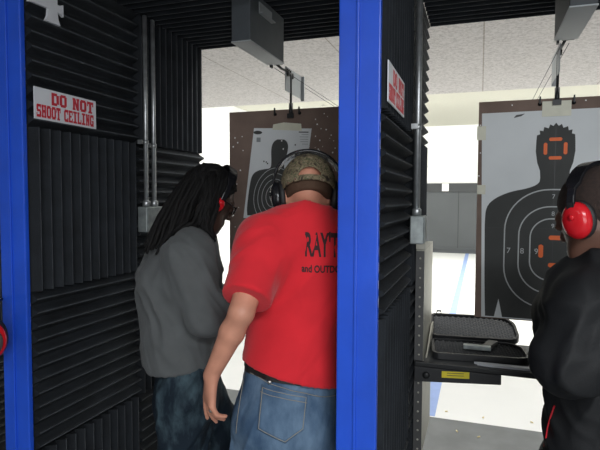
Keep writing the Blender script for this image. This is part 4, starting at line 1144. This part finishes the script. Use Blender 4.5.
# ------------------------------------------------------------------ man in the black jacket
def jacket_man():
    yaw = math.radians(8); f = np.array([-math.sin(yaw), math.cos(yaw), 0]); r = np.array([math.cos(yaw), math.sin(yaw), 0]); up = np.array([0, 0, 1.])
    hd = np.array((0.287, 1.517, 1.561)); nb = np.array((0.333, 1.495, 1.444)); uch = np.array((0.361, 1.521, 1.347)); che = np.array((0.358, 1.536, 1.271)); wai = np.array((0.362, 1.548, 1.069)); pel = np.array((0.362, 1.549, 0.900))
    shL = np.array((0.256, 1.409, 1.334)); elL = np.array((0.203, 1.352, 1.217)); wrL = np.array((0.207, 1.585, 1.177))
    shR = 2*uch-shL; shR[2] = shL[2]; elR = shR-up*.26+f*.06; wrR = elR+f*.22+up*.02-r*.08
    hpL = pel-r*.088-up*.04; hpR = pel+r*.088-up*.04
    knL = np.array([*(hpL-r*.02+f*.02)[:2], .50]); anL = np.array([*(knL-f*.02)[:2], .085]); knR = np.array([*(hpR+r*.02)[:2], .50]); anR = np.array([*(knR-f*.03)[:2], .085])
    hf = nz(f*.70-up*.38-r*.60); hr = nz(np.cross(hf, up)); hu = np.cross(hr, hf)
    root = thing('person', 'person in a black jacket with short black hair at the right edge, wearing red earmuffs', 'person', (float(pel[0]), float(pel[1]), 0))
    allp = [pel, hd, shR, elR, wrR, shL, elL, wrL, anL, anR]
    lo = np.minimum.reduce(allp)-.2; hi = np.maximum.reduce(allp)+.2; lo[2] = -.01; hi[2] = 1.75
    vs = .0065; vol = Vol(lo, hi, vs)
    def torso(vol, infl):
        vol.cone(pel-r*.05, pel+r*.05, .120, .120, .05, f, 1.2, infl=infl); vol.cone(wai-r*.045, wai+r*.045, .118, .118, .08, f, 1.3, infl=infl)
        vol.cone(che-r*.065, che+r*.065, .120, .120, .08, f, 1.25, infl=infl); vol.cone(uch-r*.09-up*.01, uch+r*.09-up*.01, .085, .085, .08, f, 1.05, infl=infl)
        for a_, b_ in ((pel, wai), (wai, che), (che, uch)): vol.cone(a_, b_, .125, .125, .05, f, 1.2, infl=infl)
        vol.cone(uch, nb, .075, .055, .06, infl=infl)
    torso(vol, -.004)
    vol.cone(nb-up*.04, hd-hu*.05-hf*.02, .060, .058, .04); head_prims(vol, hd, hf, hu, hr)
    for sh, el, wr in ((shL, elL, wrL), (shR, elR, wrR)):
        vol.cone(uch+(sh-uch)*.6, sh, .055, .052, .06); vol.cone(sh, el, .050, .042, .03); vol.cone(el, wr, .042, .028, .03)
    hand(vol, wrL, f-up*.55+r*.2, -up-f*.3, r, 1.0, (.4,.4,.45,.5)); hand(vol, wrR, f-up*.5-r*.2, -up-f*.3, -r, 1.0, (.4,.4,.45,.5))
    for hp, kn, an in ((hpL, knL, anL), (hpR, knR, anR)):
        vol.cone(hp, kn, .082, .055, .05); vol.cone(kn, an, .052, .038, .03); vol.cone(an, an+f*.12-up*.04, .034, .030, .03)
    v, q = vol.mesh(); v = smooth(v, q, 1); mesh_obj('body', v, q, 'skin_dark', root)
    Rm = np.stack([hr, hf, hu], 1)
    vh = Vol(hd-.17, hd+.17, .005); vh.ell(hd+hu*.026-hf*.009, (.0795, .1005, .0975), Rm, 0)
    vh.halfspace_cut(hd+hf*.060+hu*.02, nz(hf-hu*.5)); vh.halfspace_cut(hd-hu*.035, nz(-hu))
    v, q = vh.mesh(); mesh_obj('hair', v, q, 'stubble', root)
    vt = Vol(lo, hi, vs); torso(vt, .020)
    vt.cone(wai-up*.02, pel-up*.06, .128, .180, .06, f, 1.15)
    for sh, el, wr in ((shL, elL, wrL), (shR, elR, wrR)):
        vt.cone(uch+(sh-uch)*.5, sh, .085, .082, .06); vt.cone(sh, el, .082, .078, .05); vt.cone(el, wr, .076, .050, .04, clip=[(wr-nz(wr-el)*.01, nz(wr-el))])
    vt.cone(nb-up*.05, nb+up*.012-f*.01, .075, .070, .03)
    vt.halfspace_cut(nb+up*.022-f*.01, nz(up+f*.35)); vt.halfspace_cut(pel-up*.10, -up)
    v, q = vt.mesh(); v = smooth(v, q, 2); v = folds(v, q, .013, (.2, .7, .6), 13, 51); v = smooth(v, q, 1)
    jk = mesh_obj('jacket', v, q, 'jacket', root); tK = bvh(v, q)
    # red piping down the side seam
    bm = bm_new(); pts = []
    vw = V(nz([.15, 1, 0]))
    for px in ((0.143, 1.087, 1.204), (0.136, 1.084, 1.181), (0.131, 1.081, 1.160), (0.129, 1.079, 1.143), (0.126, 1.077, 1.124), (0.124, 1.075, 1.101)):
        d = (V(px)-V((0,0,1.6))).normalized(); h = tK.ray_cast(V(px)-d*.2, d, 1.2)
        if h[0] is not None: pts.append(h[0]-d*.002)
    if len(pts) > 1: tube(bm, pts, .0022, 6)
    obj('piping', bm, 'piping', jk)
    hi2 = hi.copy(); hi2[2] = .98; vj = Vol(lo, hi2, vs); vj.cone(pel-r*.045, pel+r*.045, .126, .126, .05, f, 1.1)
    for hp, kn, an in ((hpL, knL, anL), (hpR, knR, anR)): vj.cone(hp, kn, .102, .080, .05); vj.cone(kn, an, .078, .078, .03)
    vj.halfspace_cut((0,0,.04), (0,0,-1)); vj.halfspace_cut(pel+up*.03, up)
    v, q = vj.mesh(); v = smooth(v, q, 2); v = folds(v, q, .012, (.5, .2, 1), 8, 61); mesh_obj('trousers', v, q, 'jacket', root)
    for an in (anL, anR): shoe(root, an, f)
    for s in (-1, 1):
        bm = bm_new(); lathe(bm, V(hd+hr*(s*.030)+hf*.0935), hf, [(0.0062,.0098),(.004,.0118),(0,.0125)], 12); obj('eye', bm, 'eye', root)
    earmuffs('glossy red earmuffs with black headband on the black-jacketed man', hd, nz(hf*.95+hu*.3), nz(hu*.95-hf*.3), hr, 'redcup', half=.072, over=.128, cs=1.08)
jacket_man()

# earmuffs hanging on a peg at the outer left edge
bm = bm_new(); pg_ = V((-1.521, 1.271, 1.144)); tube(bm, [pg_+V((0,-.02,.118)), pg_+V((0,.0,.100)), (-1.570, 1.359, pg_.z+.100)], .005, 8)
post_ = [o for o in bpy.data.objects if o.name == 'booth_post.001'][0]; obj('hook', bm, 'blackmetal', post_)
em = earmuffs('red and grey earmuffs hanging at the left edge in front of the blue post', (-1.521, 1.271, 1.144), (.65, .76, 0), (0,0,1), (.76,-.65,0), 'redcup', half=.008, over=.10, cs=1.5, disc='greycup')

# ------------------------------------------------------------------ light
def area(name, loc, sx, sy, power, col=(1,1,1), aim=(0,0,-1), spread=PI):
    l = bpy.data.lights.new(name, 'AREA'); l.shape = 'RECTANGLE'; l.size = sx; l.size_y = sy; l.energy = power; l.color = col; l.spread = spread
    o = bpy.data.objects.new(name, l); COL.objects.link(o); o.location = loc
    o.rotation_euler = V(aim).to_track_quat('-Z', 'Y').to_euler(); return o
COOL = (.93, .97, 1.0)
area('waiting_room_lamp', (.9, -.9, 2.70), 1.2, .6, 90, COOL)
area('waiting_room_lamp', (-1.6, -1.2, 2.70), 1.2, .6, 12, COOL)
area('added_front_fill', (1.3, -2.85, 1.45), 2.6, 1.7, 66, (.95, .97, 1), (0, 1, 0))  # unseen fill added behind the camera to light ceiling foam and fronts
area('range_lamp', (-.5, 2.85, 2.85), 9, .25, 125, (1, .99, .95), (0, .35, -1))
area('range_lamp', (-.5, 6.95, 3.60), 9, .3, 340, (1, .99, .95), (0, .75, -.6))
area('range_lamp', (-.5, 11.5, 3.70), 9, .3, 210, (1, .99, .95), (0, .2, -1))
w = bpy.data.worlds.new('world'); bpy.context.scene.world = w; w.use_nodes = True
w.node_tree.nodes['Background'].inputs['Color'].default_value = (.5, .55, .6, 1); w.node_tree.nodes['Background'].inputs['Strength'].default_value = .2

# ------------------------------------------------------------------ camera
cam = bpy.data.cameras.new('camera'); cam.sensor_width = 36; cam.lens = 36*520/600; cam.clip_start = .02
co = bpy.data.objects.new('camera', cam); COL.objects.link(co)
psi = math.atan(180/520); pit = math.atan(27/520)
co.location = (0, 0, 1.6); co.rotation_euler = (PI/2-pit, 0, psi)
co.rotation_euler.rotate_axis('Z', math.radians(.25))
sc = bpy.context.scene; sc.camera = co
sc.view_settings.view_transform = 'Standard'; sc.view_settings.look = 'None'; sc.view_settings.gamma = 1; sc.view_settings.exposure = 0
for o in bpy.data.objects:
    if '_o' in o: del o['_o']
